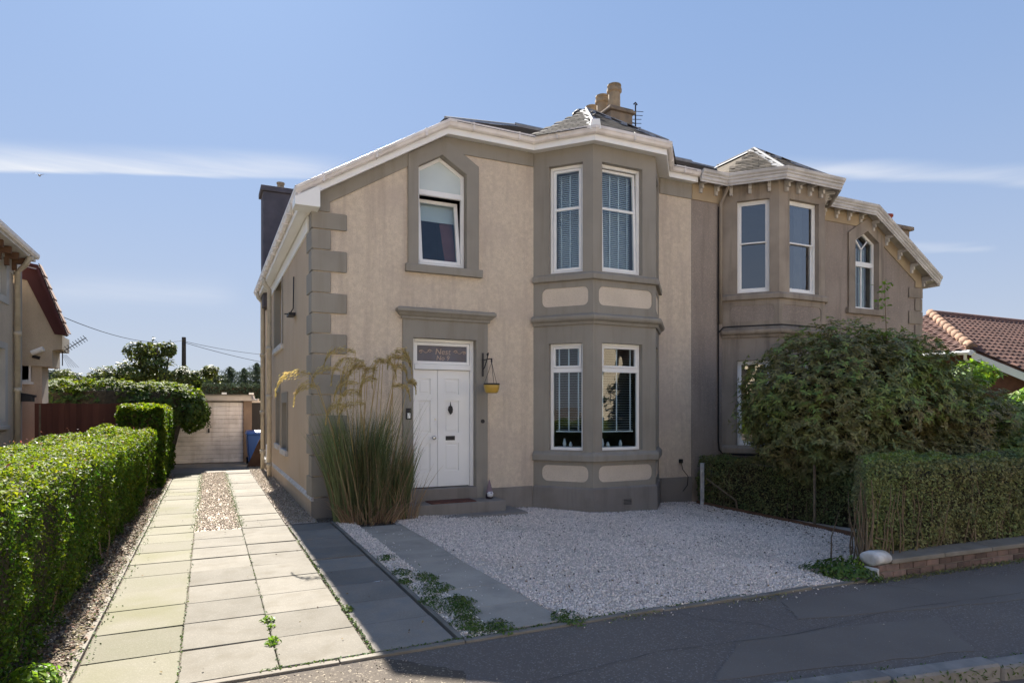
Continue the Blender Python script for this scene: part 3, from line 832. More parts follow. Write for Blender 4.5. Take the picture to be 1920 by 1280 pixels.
tag(leaves('verge_grass', P, np.tile([[0, 0, 1.0]], (len(P), 1)), 0.035, 0.01, M['weed'], rand=0.8), 'grass growing along the kerb stones', kind='stuff')
P = np.array([(xx, 4.30 + rng.normal(0, 0.03), gz(xx, 4.3) + rng.uniform(-0.01, 0.025)) for xx in np.concatenate([rng.uniform(6.2, 12, 1500), rng.normal(3.2, 0.15, 60), rng.normal(4.6, 0.2, 80)])])
tag(leaves('verge_grass', P, np.tile([[0, 0, 1.0]], (len(P), 1)), 0.03, 0.012, M['hedger'], rand=0.8), 'low weeds and debris at the foot of the brick wall', kind='stuff')
# grit flecks on the tarmac
gravel('grit', [(1.0, 3.2), (6, 2.6), (9, 2.5), (9, 4.3), (1.5, 4.3)], 26, 0.0045, M['stonew'], 'pale grit scattered over the footway', dz=-0.008)
gravel('grit', [(-0.5, 3.9), (1.2, 3.8), (1.3, 4.33), (-0.5, 4.33)], 500, 0.006, M['stonew'], 'brown grit on the worn corner of the footway', dz=-0.008)

# ------------------------------------------------------------------ the pair of houses
FY = 10.47
BAY = [(5.41, FY), (6.16, 9.62), (7.53, 9.62), (8.28, FY)]
ZE = 6.36


def facet(A, B):
    A = Vector(A); B = Vector(B); t = (B - A).normalized(); o = Vector((t.y, -t.x))
    return (lambda u, n, z: (A.x + t.x * u + o.x * n, A.y + t.y * u + o.y * n, z)), (B - A).length


TF = lambda u, n, z: (u, FY - n, z)          # front wall frame
TS = lambda u, n, z: (1.5 - n, u, z)         # side wall frame


def rrect(u0, u1, z0, z1, r, seg=4):
    pts = []
    for cx, cz, a0 in ((u1 - r, z1 - r, 0), (u0 + r, z1 - r, 90), (u0 + r, z0 + r, 180), (u1 - r, z0 + r, 270)):
        for k in range(seg + 1):
            a = math.radians(a0 + 90 * k / seg); pts.append((cx + r * math.cos(a), cz + r * math.sin(a)))
    return pts


def rect(u0, u1, z0, z1):
    return [(u0, z0), (u1, z0), (u1, z1), (u0, z1)]


def blind(parent, T, u0, u1, z0, z1, n=-0.24, pitch=0.042, tilt=0.5, ntape=3, rail=True):
    mb = MB(T); z = z1
    d = 0.022
    while z > z0:
        c, s_ = math.cos(tilt) * d, math.sin(tilt) * d
        mb.add([(u0, n + c, z - s_), (u1, n + c, z - s_), (u1, n - c, z + s_), (u0, n - c, z + s_)], [(0, 1, 2, 3)])
        z -= pitch
    o = mb.build('blind', M['blind'], parent, recalc=False, kind='stuff')
    mb = MB(T)
    for k in range(ntape):
        u = u0 + (u1 - u0) * (k + 0.5) / ntape if ntape < 3 else u0 + 0.07 + (u1 - u0 - 0.14) * k / (ntape - 1)
        mb.box(u - 0.013, u + 0.013, n + 0.026, n + 0.028, z0, z1)
    if rail: mb.box(u0, u1, n - 0.02, n + 0.02, z0 - 0.03, z0 - 0.005)
    mb.build('blind_tape', M['tape'], parent)


def window(parent, T, u0, u1, z0, z1, zt=None, nb=-0.12, style='A', tilt=0, tapes=2, blz=None, curt=None, gl='glass', closed=0.5):
    """frame ring + sashes, glass, blinds or curtains behind"""
    w = 0.052
    mb = MB(T)
    mb.ring(u0, u1, z0, z1, w, nb - 0.05, nb)
    if style == 'A2':      # top light over fixed pane, lower bay
        mb.box(u0 + w, u1 - w, nb - 0.05, nb, zt - 0.04, zt + 0.04)
    fr = mb.build('window', M['white'], parent, bevel=0.004)
    a, b, c, d = u0 + w, u1 - w, z0 + w, z1 - w
    sh = 0.0
    if style == 'A':
        T0 = T
        if tilt:
            T = lambda u, n, z, T0=T0: T0(u, n - (z - c) * tilt, z)
        mb = MB(T); mb.ring(a + .006, b - .006, c + .006, d - .006, 0.045, nb - 0.065, nb - 0.01)
        mb.box(a + .05, b - .05, nb - 0.06, nb - 0.015, zt - 0.022, zt + 0.022)
        mb.build('sash', M['white'], fr, bevel=0.004)
        mb = MB(T); mb.box(a + .045, b - .045, nb - 0.042, nb - 0.038, c + .045, d - .045)
        mb.build('pane', M[gl], fr)
        if tilt: T = T0
        blind(fr, T, a + .03, b - .03, c + .05, d - .05, n=nb - 0.2, ntape=tapes, tilt=closed, pitch=0.036)
    elif style == 'A2':
        mb = MB(T)
        mb.ring(a + .004, b - .004, zt + .044, d - .004, 0.036, nb - 0.045, nb + 0.012)
        mb.build('sash', M['white'], fr, bevel=0.004)
        mb = MB(T); mb.box(a + .035, b - .035, nb - 0.03, nb - 0.026, zt + .075, d - .035)
        mb.box(a, b, nb - 0.03, nb - 0.026, c, zt - 0.038)
        mb.build('pane', M[gl], fr)
        blind(fr, T, a + .015, b - .015, c + 0.30, d - .02, n=nb - 0.12, ntape=tapes, tilt=0.12, pitch=0.045)
        mb = MB(T)
        for k, (uu, hh) in enumerate(((0.2, 0.16), (0.32, 0.1), (0.6, 0.13))):
            if u0 + uu < u1 - 0.1: mb.lathe([(0.02, 0), (0.035, hh * 0.4), (0.02, hh * 0.8), (0.012, hh)], (u0 + uu, nb - 0.2, c - 0.01), 8)
        mb.box(a, b, nb - 0.3, nb - 0.05, c - 0.03, c)
        mb.build('window_board', M['white'], fr)
    elif style == 'B':     # sliding sashes: upper one proud, lower one set back
        mb = MB(T)
        mb.ring(a, b, zt - 0.02, d, 0.03, nb - 0.045, nb - 0.008)
        mb.ring(a, b, c, zt + 0.02, 0.03, nb - 0.085, nb - 0.047, wb=0.06)
        mb.build('sash', M['white'], fr, bevel=0.003)
        mb = MB(T); mb.box(a + .028, b - .028, nb - 0.03, nb - 0.027, zt, d - .028); mb.box(a + .028, b - .028, nb - 0.07, nb - 0.067, c + .05, zt)
        mb.build('pane', M[gl], fr)
    if curt:
        for (ca, cb, cc) in curt:
            mb = MB(T); k = 14; vs = []
            for i in range(k + 1):
                t = i / k; u = ca + (cb - ca) * t; nn = nb - 0.25 + 0.02 * math.sin(i * 2.3) + 0.01 * math.sin(i * 5.1)
                vs += [(u, nn, z0 + 0.03), (u, nn, z1 - 0.03)]
            mb.add(vs, [(2 * i, 2 * i + 2, 2 * i + 3, 2 * i + 1) for i in range(k)])
            mb.build('curtain', cc, fr, smooth=True, recalc=False)
    return fr


def slates(parent, mtl, poly, e0, e1, sw=0.25, sl=0.17, joined=False, name='slate'):
    """slates laid in courses on the plane through the eave e0-e1 and poly[2]"""
    e0, e1 = Vector(e0), Vector(e1); ap = Vector(poly[2])
    e = (e1 - e0).normalized(); nr = e.cross(ap - e0).normalized()
    if nr.z < 0: nr = -nr
    up = nr.cross(e)
    if up.z < 0: up = -up
    P2 = [((Vector(p) - e0).dot(e), (Vector(p) - e0).dot(up)) for p in poly]
    cm_ = Vector((sum(p[0] for p in P2) / len(P2), sum(p[1] for p in P2) / len(P2)))
    P2 = [tuple(cm_ + (Vector(p) - cm_) * 0.985) for p in P2]
    umin, umax = min(p[0] for p in P2), max(p[0] for p in P2); vmax = max(p[1] for p in P2)
    me = None
    if not joined:
        me = beveled_box('slate', sw * 0.96, sl * 1.7, 0.014, 0, mtl)
    big = MB(); r = 0; v = sl * 0.4; cnt = 0
    while v < vmax:
        u = umin + (0.5 if r % 2 else 0) * sw
        while u < umax:
            if in_poly(np.array([u]), np.array([min(v, vmax - 0.02)]), P2)[0]:
                c = e0 + e * u + up * v + nr * 0.026
                tl = random.uniform(-0.012, 0.012)
                R = Matrix((e, up, nr)).transposed().to_4x4()
                Mx = R @ Matrix.Rotation(-0.05 + random.uniform(-.008, .008), 4, 'X') @ Matrix.Rotation(tl, 4, 'Z')
                if joined:
                    Mx = Matrix.Translation(c) @ Mx
                    a, b, h = sw * 0.485, sl * 0.85, 0.005
                    big.add([tuple(Mx @ Vector(q)) for q in ((-a, -b, -h), (a, -b, -h), (a, b, -h), (-a, b, -h), (-a, -b, h), (a, -b, h), (a, b, h), (-a, b, h))],
                            [(0, 1, 5, 4), (1, 2, 6, 5), (3, 0, 4, 7), (4, 5, 6, 7)])
                else:
                    Mx = Matrix.Translation(c) @ Mx
                    if MIRROR[0]:
                        Mx = Matrix.Translation((PX, 0, 0)) @ Matrix.Scale(-1, 4, (1, 0, 0)) @ Mx @ Matrix.Scale(-1, 4, (1, 0, 0))
                    piece(me, name, parent, Mx)
                cnt += 1
            u += sw
        v += sl; r += 1
    if joined:
        big.build(name + 's', mtl, parent, recalc=False, kind='stuff')
    return cnt


def hipstrip(mb, p0, p1, qa, qb, w=0.11, lift=0.045):
    """lead strip folded over the hip p0-p1, wings towards qa and qb"""
    p0, p1 = Vector(p0), Vector(p1); t = (p1 - p0).normalized()
    ws = []
    for q in (qa, qb):
        d = Vector(q) - p0; d = (d - t * d.dot(t)).normalized(); ws.append(d)
    up = Vector((0, 0, lift))
    a0, a1 = p0 + ws[0] * w + up * .8, p1 + ws[0] * w + up * .8
    b0, b1 = p0 + ws[1] * w + up * .8, p1 + ws[1] * w + up * .8
    c0, c1 = p0 + up * 1.3, p1 + up * 1.3
    mb.add([tuple(x) for x in (a0, a1, c1, c0, b0, b1)], [(0, 1, 2, 3), (3, 2, 5, 4)])
    mb.tube([p0 + up * 1.3, p1 + up * 1.3], 0.022, 6)


def miter(path, n):
    out = []
    P = [Vector((p[0], p[1])) for p in path]
    for i, p in enumerate(P):
        ns = []
        for a, b in ((i - 1, i), (i, i + 1)):
            if a >= 0 and b < len(P):
                t = (P[b] - P[a]).normalized(); ns.append(Vector((t.y, -t.x)))
        mi = ns[0] if len(ns) == 1 else (ns[0] + ns[1]).normalized()
        if len(ns) > 1: mi = mi / mi.dot(ns[0])
        out.append(p + mi * n)
    return out


def house(kind):
    A = kind == 'A'
    MIRROR[0] = not A
    if A:
        h = thing('semi_detached_house', 'beige harled house with grey painted quoins, white double door and two storey bay', 'house', (5.3, 14, 0))
    else:
        h = thing('semi_detached_house', 'unpainted brown roughcast house with stone bay and bracketed eaves, right half of the pair', 'house', (12.9, 14, 0))
    wall, band_, frz = (M['harl'], M['grey'], M['grey']) if A else (M['harlB'], M['stoneB'], M['friezeB'])
    low = M['greylow'] if A else M['stoneB']
    # ---- walls
    win_hole = [(3.21, 4.14), (4.08, 4.14), (4.08, 5.78), (3.63, 6.05), (3.21, 5.80)]
    holes = [[(3.20, 4.13), (4.09, 4.13), (4.09, 5.786), (3.632, 6.062), (3.20, 5.808)], rect(5.62, 8.08, 0.35, 6.25)]
    holes.append(rect(3.11, 4.27, -0.4, 2.91))
    mb = MB(TF)
    mb.plate([(1.5, -0.6), (9.117, -0.6), (9.117, 6.55), (3.68, 6.55), (1.5, 5.22)], holes, 0, -0.3)
    mb.build('front_wall', wall, h)
    sw_holes = [rect(15.04, 16.81, 3.14, 5.01), rect(15.62, 16.40, 0.87, 2.11), rect(14.08, 15.06, 0.82, 1.84)] if A else []
    mb = MB(TS)
    mb.plate([(10.78, -0.6), (20.2, -0.6), (20.2, 5.2), (10.78, 5.2)], sw_holes, 0, -0.3)
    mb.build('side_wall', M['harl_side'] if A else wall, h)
    mb = MB(); mb.box(1.5, 9.1, 19.9, 20.2, -0.6, 6.5); mb.build('back_wall', wall, h)
    mb = MB()
    mb.box(1.85, 9.1, 10.8, 19.9, 3.55, 3.75); mb.box(1.85, 9.1, 10.8, 19.9, 0.1, 0.3); mb.box(3.9, 9.1, 10.8, 19.9, 6.4, 6.48)
    mb.box(9.0, 9.1, 10.8, 19.9, 0.3, 6.4); mb.box(4.95, 5.05, 10.8, 19.9, 0.3, 6.4); mb.box(1.85, 9.0, 14.6, 14.7, 0.3, 6.4)
    mb.box(6.2, 7.5, 9.8, 10.8, 3.5, 3.7)
    mb.build('interior', M['room'], h)
    # ---- bay
    facets = [facet(BAY[0], BAY[1]), facet(BAY[1], BAY[2]), facet(BAY[2], BAY[3])]
    fw = [(0.30, 0.94), (0.19, 1.07), (0.19, 0.83)]
    for i, ((T, Lg), (ua, ub)) in enumerate(zip(facets, fw)):
        pa, pb = (0.17, Lg - 0.09) if i == 0 else ((0.12, Lg - 0.08) if i == 1 else (0.09, Lg - 0.17))
        pan = [rrect(pa, pb, 0.39, 0.68, 0.11), rrect(pa, pb, 3.545, 3.88, 0.10)]
        mb = MB(T)
        mb.plate([(0, -0.6), (Lg, -0.6), (Lg, 6.5), (0, 6.5)], [rect(ua, ub, 0.95, 2.88) if A else rect(ua, ub, 0.92, 2.72), rect(ua, ub, 4.15, 6.10)] + pan, 0, -0.16)
        mb.build('bay_wall', band_, h)
        for pz in pan:
            mb = MB(T); mb.prism([(p[0], -0.012, p[1]) for p in pz], (0, -0.05, 0))
            mb.build('bay_panel', M['cream'] if A else M['harlB'], h)
        if A:
            window(h, T, ua, ub, 4.15, 6.10, 5.33, nb=-0.10, style='A', tapes=3 if i == 0 else 4, tilt=0.03 if i == 1 else 0, closed=0.85)
            window(h, T, ua, ub, 0.95, 2.88, 2.40, nb=-0.10, style='A2', tapes=3, gl='glass')
        else:
            window(h, T, ua, ub, 4.15, 6.10, 5.22, nb=-0.10, style='B', gl='glassb',
                   curt=None if i == 0 else [(ua + 0.1, ua + 0.36, M['curtain'])] if i == 1 else None)
            window(h, T, ua, ub, 0.92, 2.72, 1.85, nb=-0.10, style='B', gl='glassb', curt=[(ua + .05, ua + .2, M['curtain'])] if i == 2 else None)
        # thin architrave reveal lines round the openings
    bp = [(p[0], p[1], 0) for p in BAY]
    for nm, prof in (('bay_plinth', [(0, -0.6), (0.035, -0.6), (0.035, 0.27), (0.0, 0.30)]),
                     ('window_sill', [(0, 0.755), (0.055, 0.755), (0.065, 0.77), (0.065, 0.86), (0.05, 0.89), (0, 0.93)]),
                     ('string_course', [(0, 3.2), (0.03, 3.2), (0.05, 3.25), (0.10, 3.28), (0.115, 3.31), (0.115, 3.35), (0.09, 3.37), (0, 3.40)]),
                     ('window_sill', [(0, 3.995), (0.055, 3.995), (0.065, 4.01), (0.065, 4.09), (0.05, 4.11), (0, 4.135)])):
        mb = MB(); mb.sweep(bp, prof)
        mb.build(nm, low if nm == 'bay_plinth' else band_, h, bevel=0.006)
    # pilasters at the bay corners read as thin bands
    # ---- front wall trims
    for pa, pb in ((1.47, 2.93), (4.49, 5.38), (8.31, 9.115)):
        mb = MB(TF); mb.plate(rect(pa, pb, -0.6, 0.29), [], 0.03, 0.0); mb.build('plinth', low, h, bevel=0.005)
    mb = MB(TF); mb.plate([(8.29, 6.07), (9.115, 6.07), (9.115, 6.53), (8.29, 6.53)], [], 0.025, 0.0); mb.build('frieze', frz, h, bevel=0.004)
    mb = MB(TF)
    mb.plate([(1.5, 4.83), (1.755, 4.83), (1.755, 4.985), (3.05, 5.775), (3.62, 6.13), (5.40, 6.14), (5.40, 6.53), (3.68, 6.53), (1.5, 5.20)], [], 0.025, 0.0)
    mb.build('frieze', frz, h, bevel=0.004)
    mb = MB(TF)
    mb.plate([(3.03, 4.13), (4.31, 4.13), (4.31, 5.95), (3.66, 6.36), (3.03, 5.97)], [[(p[0], p[1] + (0.004 if p[1] < 4.2 else 0)) for p in win_hole]], 0.045, -0.1)
    mb.build('window_surround', band_, h, bevel=0.006)
    mb = MB(TF); mb.box(2.985, 4.375, -0.1, 0.085, 4.0, 4.136); mb.build('window_sill', band_, h, bevel=0.012)
    # arched (pointed) window
    nb = -0.10
    o_ = [(3.21, 4.145), (4.08, 4.145), (4.08, 5.78), (3.63, 6.05), (3.21, 5.80)]
    in_ = [(3.27, 5.46), (4.02, 5.46), (4.02, 5.75), (3.63, 5.985), (3.27, 5.77)]
    if A:
        lo_ = rect(3.265, 4.025, 4.205, 5.37)
        mb = MB(TF); mb.plate(o_, [in_, lo_], nb, nb - 0.06); wn = mb.build('window', M['white'], h, bevel=0.004)
        mb = MB(TF); mb.plate(in_, [], nb - 0.03, nb - 0.035); mb.build('pane', M['frost'], wn)
        TT = lambda u, n, z: TF(u, n - (z - 4.2) * 0.15, z)
        mb = MB(TT); mb.ring(3.27, 4.02, 4.21, 5.35, 0.06, nb - 0.075, nb - 0.005); mb.build('sash', M['white'], wn, bevel=0.004)
        mb = MB(TT); mb.box(3.33, 3.96, nb - 0.045, nb - 0.04, 4.27, 5.29); mb.build('pane', M['glass'], wn)
        mb = MB(TF); mb.box(3.27, 4.02, nb - 0.34, nb - 0.33, 5.02, 5.4); mb.build('blind', M['tape'], wn)
        mb = MB(TF); mb.add([(3.98, nb - 0.42, 5.3), (3.72, nb - 0.42, 5.3), (3.9, nb - 0.42, 4.2), (4.1, nb - 0.42, 4.2)], [(0, 1, 2, 3)]); mb.build('curtain', M['pink'], wn, recalc=False)
    else:
        lo_ = rect(3.265, 4.025, 4.205, 5.20)
        in2 = [(3.27, 5.32), (4.02, 5.32), (4.02, 5.75), (3.63, 5.985), (3.27, 5.77)]
        mb = MB(TF); mb.plate(o_, [in2, lo_], nb, nb - 0.06)
        mb.box(3.635, 3.665, nb - 0.05, nb - 0.02, 4.2, 5.21); mb.box(3.635, 3.665, nb - 0.05, nb - 0.02, 5.31, 5.62)
        mb.prism([(3.64, nb - .02, 5.6), (3.66, nb - .02, 5.62), (3.86, nb - .02, 5.83), (3.84, nb - .02, 5.86), (3.65, nb - .02, 5.65)], (0, -.03, 0))
        mb.prism([(3.66, nb - .02, 5.6), (3.64, nb - .02, 5.62), (3.42, nb - .02, 5.83), (3.44, nb - .02, 5.86), (3.65, nb - .02, 5.65)], (0, -.03, 0))
        wn = mb.build('window', M['white'], h, bevel=0.003)
        mb = MB(TF); mb.plate(in2, [], nb - 0.04, nb - 0.045); mb.plate(lo_, [], nb - 0.04, nb - 0.045); mb.build('pane', M['glass'], wn)
        for ca, cb in ((3.3, 3.5), (3.58, 3.98)):
            mb = MB(TF); vs = []
            for i in range(15):
                u = ca + (cb - ca) * i / 14; vs += [(u, nb - 0.2 + 0.015 * math.sin(i * 2.1), 4.15), (u, nb - 0.2 + 0.015 * math.sin(i * 2.1), 5.7)]
            mb.add(vs, [(2 * i, 2 * i + 2, 2 * i + 3, 2 * i + 1) for i in range(14)]); mb.build('curtain', M['curtain'], wn, smooth=True, recalc=False)
    # ---- quoins: every block its own part
    zs = [4.82, 4.545, 4.22, 3.875, 3.54, 3.215, 2.895, 2.57, 2.25, 1.925, 1.605, 1.29, 0.965, 0.63, 0.30]
    for i in range(len(zs) - 1):
        long_ = i % 2 == 0
        w = 0.52 if long_ else 0.27
        sd = 0.27 if long_ else 0.42
        z1, z0 = zs[i] - 0.008, zs[i + 1] + 0.008
        pr = 0.035 if i % 2 == 0 else 0.03
        g = MB()
        g.prism([(1.5 - pr, FY - pr, z0), (1.5 + w, FY - pr, z0), (1.5 + w, FY - 0.001, z0), (1.499, FY - 0.001, z0), (1.499, FY + sd, z0), (1.5 - pr - (0 if long_ else 0.02), FY + sd, z0)], (0, 0, z1 - z0))
        g.build('quoin', band_, h, bevel=0.014)
    if A:
        # side plinth chamfer, its sky glint painted white, board under the side eave
        g = MB(); g.prism([(1.465, 10.43, 0.245), (1.465, 10.43, 0.265), (1.5, 10.43, 0.32), (1.5, 10.43, 0.245)], (0, 9.7, 0)); g.build('plinth_glint_chamfer', M['whitepaint'], h)
        g = MB(); g.box(1.468, 1.5, 10.52, 20.1, -0.6, 0.243); g.build('side_plinth', M['harl_side'], h)
        g = MB(); g.box(1.475, 1.502, 10.95, 20.1, 4.62, 4.86); g.build('eave_board', M['white'], h)
        # side windows
        for (ya, yb, za, zb) in ((15.05, 16.8, 3.15, 5.0), (15.63, 16.39, 0.88, 2.1), (14.09, 15.05, 0.83, 1.83)):
            g = MB(TS); g.plate(rect(ya - .12, yb + .12, za - .02, min(zb + .22, 5.02)), [rect(ya, yb, za, zb)], 0.02, -0.12); g.build('window_surround', M['grey'], h)
            g = MB(TS); g.box(ya - .12, yb + .12, -0.1, 0.06, za - .12, za - 0.001); g.build('window_sill', M['whitepaint'], h, bevel=0.008)
            g = MB(TS); g.ring(ya, yb, za, zb, 0.05, -0.2, -0.14); w_ = g.build('window', M['white'], h)
            g = MB(TS); g.box(ya + .05, yb - .05, -0.17, -0.165, za + .05, zb - .05); g.build('pane', M['glass'], w_)
    # ---- doorway
    if True:
        so = MB(TF)
        so.plate([(2.94, -0.5), (3.12, -0.5), (3.12, 2.90), (4.26, 2.90), (4.26, -0.5), (4.48, -0.5), (4.48, 3.225), (2.94, 3.225)], [], 0.04, -0.12)
        so.build('door_surround', band_ if not A else M['grey'], h, bevel=0.006)
        g = MB()
        g.sweep([(2.94, FY + 0.0, 0), (2.94, FY - 0.04, 0), (4.48, FY - 0.04, 0), (4.48, FY, 0)],
                [(0.0, 3.21), (0.03, 3.21), (0.035, 3.25), (0.06, 3.265), (0.095, 3.31), (0.12, 3.325), (0.12, 3.37), (0.09, 3.395), (-0.02, 3.41)])
        g.build('door_hood', band_, h, bevel=0.004)
        g = MB(); g.box(3.1, 4.28, FY - 0.05, FY + 0.3, -0.5, 0.335); g.build('threshold', low, h, bevel=0.01)
        if A:
            D = MB(TF)
            D.box(3.12, 3.175, -0.2, -0.09, 0.335, 2.9); D.box(4.195, 4.26, -0.2, -0.09, 0.335, 2.9)
            D.box(3.175, 4.195, -0.2, -0.09, 2.845, 2.9); D.box(3.175, 4.195, -0.2, -0.075, 2.375, 2.465)
            df = D.build('door_frame', M['door'], h, bevel=0.006)
            g = MB(TF); g.ring(3.18, 4.19, 2.47, 2.84, 0.05, -0.17, -0.11); g.build('fanlight_sash', M['door'], df, bevel=0.004)
            g = MB(TF); g.box(3.23, 4.14, -0.145, -0.14, 2.52, 2.79); g.build('fanlight_pane', M['fan'], df)
            # lettering on the fanlight
            for txt, sz, zc in (('Nest', 0.145, 2.645), ('No 9', 0.115, 2.545)):
                cu = bpy.data.curves.new('lettering', 'FONT'); cu.body = txt; cu.size = sz; cu.align_x = 'CENTER'
                cu.shear = 0.15
                to = bpy.data.objects.new('tmp', cu); COL.objects.link(to)
                bpy.context.view_layer.update()
                me = bpy.data.meshes.new_from_object(to.evaluated_get(bpy.context.evaluated_depsgraph_get()))
                bpy.data.objects.remove(to)
                me.materials.clear(); me.materials.append(M['gold'])
                me.transform(Matrix.Translation((3.70, FY + 0.137, zc)) @ Matrix.Rotation(math.pi / 2, 4, 'X'))
                link(bpy.data.objects.new('lettering', me), df)
            for sgn in (-1, 1):
                g = MB(TF); pts = []
                for k in range(40):
                    t = k / 39; pts.append((3.70 + sgn * (0.19 + 0.24 * t), -0.136, 2.69 + 0.028 * math.sin(t * 9.5) * (1 - 0.3 * t)))
                g.tube(pts, 0.005, 4)
                for cu_, cv in ((0.24, 2.70), (0.40, 2.68)):
                    g.tube([(3.70 + sgn * (cu_ + 0.03 * math.cos(a) * (1 - a / 14)), -0.136, cv + 0.03 * math.sin(a) * (1 - a / 14)) for a in np.linspace(0, 9, 20)], 0.005, 4)
                g.build('scroll_ornament', M['gold'], df)
            for j, (ua, ub) in enumerate(((3.178, 3.60), (3.606, 4.192))):
                pl, pr_ = (ua + 0.075, ub - 0.13) if j == 0 else (ua + 0.12, ub - 0.20)
                pans = [rect(pl, pr_, 1.95, 2.22), rect(pl, pr_, 1.28, 1.84), rect(pl, pr_, 0.62, 1.10)]
                g = MB(TF); g.plate(rect(ua, ub, 0.35, 2.37), pans, -0.13, -0.16)
                dl = g.build('door', M['door'], h, bevel=0.003)
                for pz in pans:
                    (a_, b_), (c_, _), (_, d_), _ = pz
                    g = MB(TF); g.box(a_, c_, -0.158, -0.148, b_, d_)
                    g.box(a_ + .035, c_ - .035, -0.148, -0.138, b_ + .035, d_ - .035); g.build('door_panel', M['door'], dl, bevel=0.006)
                if j == 0:
                    g = MB(TF); g.lathe([(0.0, 0), (0.028, 0), (0.03, .02), (0.012, 0.03), (0.012, 0.0)], (0, 0, 0), 12)
                    g = MB(); g.tube([(ub - 0.08, FY + 0.13, 1.2), (ub - 0.08, FY + 0.09, 1.2), (ub - 0.08, FY + 0.085, 1.2), (ub - 0.08, FY + 0.05, 1.2), (ub - 0.08, FY + 0.045, 1.2)], [0.012, 0.012, 0.032, 0.032, 0.015], 12)
                    g.build('handle', M['chrome'], dl, smooth=True)
                    g = MB(TF); g.box(ub - .05, ub - .035, -0.13, -0.122, 1.50, 1.53); g.build('keyhole', M['chrome'], dl)
                else:
                    g = MB(TF); uc = pl + 0.11
                    g.ring(uc - 0.085, uc + 0.085, 1.15, 1.225, 0.009, -0.13, -0.122); g.box(uc - .076, uc + .076, -0.13, -0.125, 1.159, 1.216)
                    g.build('letterbox', M['black'], dl)
                    g = MB(TF)
                    g.prism([(uc, -.13, 1.60), (uc + .045, -.13, 1.68), (uc + .03, -.13, 1.74), (uc, -.13, 1.76), (uc - .03, -.13, 1.74), (uc - .045, -.13, 1.68)], (0, 0.025, 0))
                    g.tube([(uc, -.115, 1.75), (uc, -.115, 1.82)], [0.012, 0.004], 8)
                    g.tube([(uc - .03, -.1, 1.70), (uc - .025, -.09, 1.64), (uc, -.085, 1.61), (uc + .025, -.09, 1.64), (uc + .03, -.1, 1.70)], 0.008, 6)
                    g.build('knocker', M['black'], dl)
            # bell, intercom
            g = MB(TF); g.box(2.985, 3.085, 0.04, 0.052, 1.52, 1.71, 0); g.box(3.01, 3.06, 0.052, 0.066, 1.54, 1.63, 1); g.build('doorbell', [M['black'], M['white']], h, bevel=0.004)
            g = MB(); g.tube([(4.38, FY - 0.04, 1.48), (4.38, FY - 0.055, 1.48)], 0.035, 14); g.tube([(4.38, FY - 0.055, 1.48), (4.38, FY - 0.065, 1.48)], 0.013, 10); g.build('bell_push', M['black'], h)
            # steps
            g = MB(); g.box(2.85, 4.63, 9.98, FY - 0.052, -0.4, 0.135); g.build('step', M['greylow'], h, bevel=0.012)
            g = MB(); g.box(2.80, 4.92, 9.72, FY - 0.052, -0.4, -0.045); g.build('step', M['greylow'], h, bevel=0.012)
        else:
            g = MB(TF); g.box(3.12, 4.26, -0.2, -0.12, 0.34, 2.9); g.build('door', M['wood'], h)
    # ---- eaves
    fp = [(1.2, FY, ZE - 0.607 * 2.48), (3.68, FY, ZE), (5.41, FY, ZE), (6.16, 9.62, ZE), (7.53, 9.62, ZE), (8.28, FY, ZE), (9.117, FY, ZE)]
    sp = [(1.5, 19.9, ZE - 0.607 * 2.48), (1.5, 10.20, ZE - 0.607 * 2.48)]
    if A:
        sof = [(0, 0.03), (0.19, 0.0), (0.21, 0.0), (0.21, 0.15), (0.19, 0.15), (0.19, 0.05), (0, 0.06)]
        gut = [(0.213, 0.11), (0.25, 0.095), (0.285, 0.12), (0.30, 0.165), (0.31, 0.175), (0.31, 0.225), (0.295, 0.225), (0.213, 0.205)]
        mb = MB(); mb.sweep(fp, sof); mb.sweep([(1.5, 19.9, sp[0][2]), (1.5, 10.27, sp[1][2])], sof); mb.build('fascia', M['white'], h)
        mb = MB(); mb.sweep(fp, gut); mb.sweep(sp, gut)
        mb.build('gutter', M['gutter'], h, bevel=0.004)
        for si in range(len(fp) - 1):
            a, b = Vector(fp[si]), Vector(fp[si + 1]); t = b - a; Lh = Vector((t.x, t.y, 0)).length
            th = Vector((t.x, t.y, 0)).normalized(); o = Vector((th.y, -th.x, 0)); k = max(1, int(Lh / 0.8))
            for j in range(k):
                c = a + t * ((j + 0.5) / k); q = MB(); vs = []
                for z in (0.10, 0.232):
                    for (s_, n_) in ((-1, 0.212), (1, 0.212), (1, 0.316), (-1, 0.316)):
                        p = c + th * 0.018 * s_ + o * n_; vs.append((p.x, p.y, p.z + z))
                q.hexa(vs); q.build('gutter_bracket', M['gutter'], h, bevel=0.006)
        # gutter brackets along the side eave, seen from below
        for y in np.arange(10.6, 19.8, 0.62):
            g = MB(); g.box(1.17, 1.295, y, y + 0.035, sp[0][2] + 0.075, sp[0][2] + 0.10); g.build('gutter_bracket', M['gutter'], h)
        g = MB(); g.prism([(1.19, 10.16, 4.80), (1.56, 10.16, 4.80), (1.56, 10.16, 5.14), (1.19, 10.16, 4.92)], (0, 0.35, 0)); g.build('box_end', M['white'], h, bevel=0.004)
    else:
        sof = [(0, 0.13), (0.26, 0.10), (0.26, 0.02), (0.28, 0.0), (0.30, 0.0), (0.30, 0.12), (0.0, 0.17)]
        gut = [(0.302, 0.03), (0.32, 0.05), (0.32, 0.10), (0.345, 0.12), (0.345, 0.15), (0.375, 0.18), (0.385, 0.235), (0.36, 0.24), (0.302, 0.20)]
        mb = MB(); mb.sweep(fp, sof); mb.sweep(sp, sof); mb.build('fascia', M['whitew'], h)
        mb = MB(); mb.sweep(fp, gut); mb.sweep(sp, gut); mb.build('gutter', M['whitew'], h, bevel=0.004)
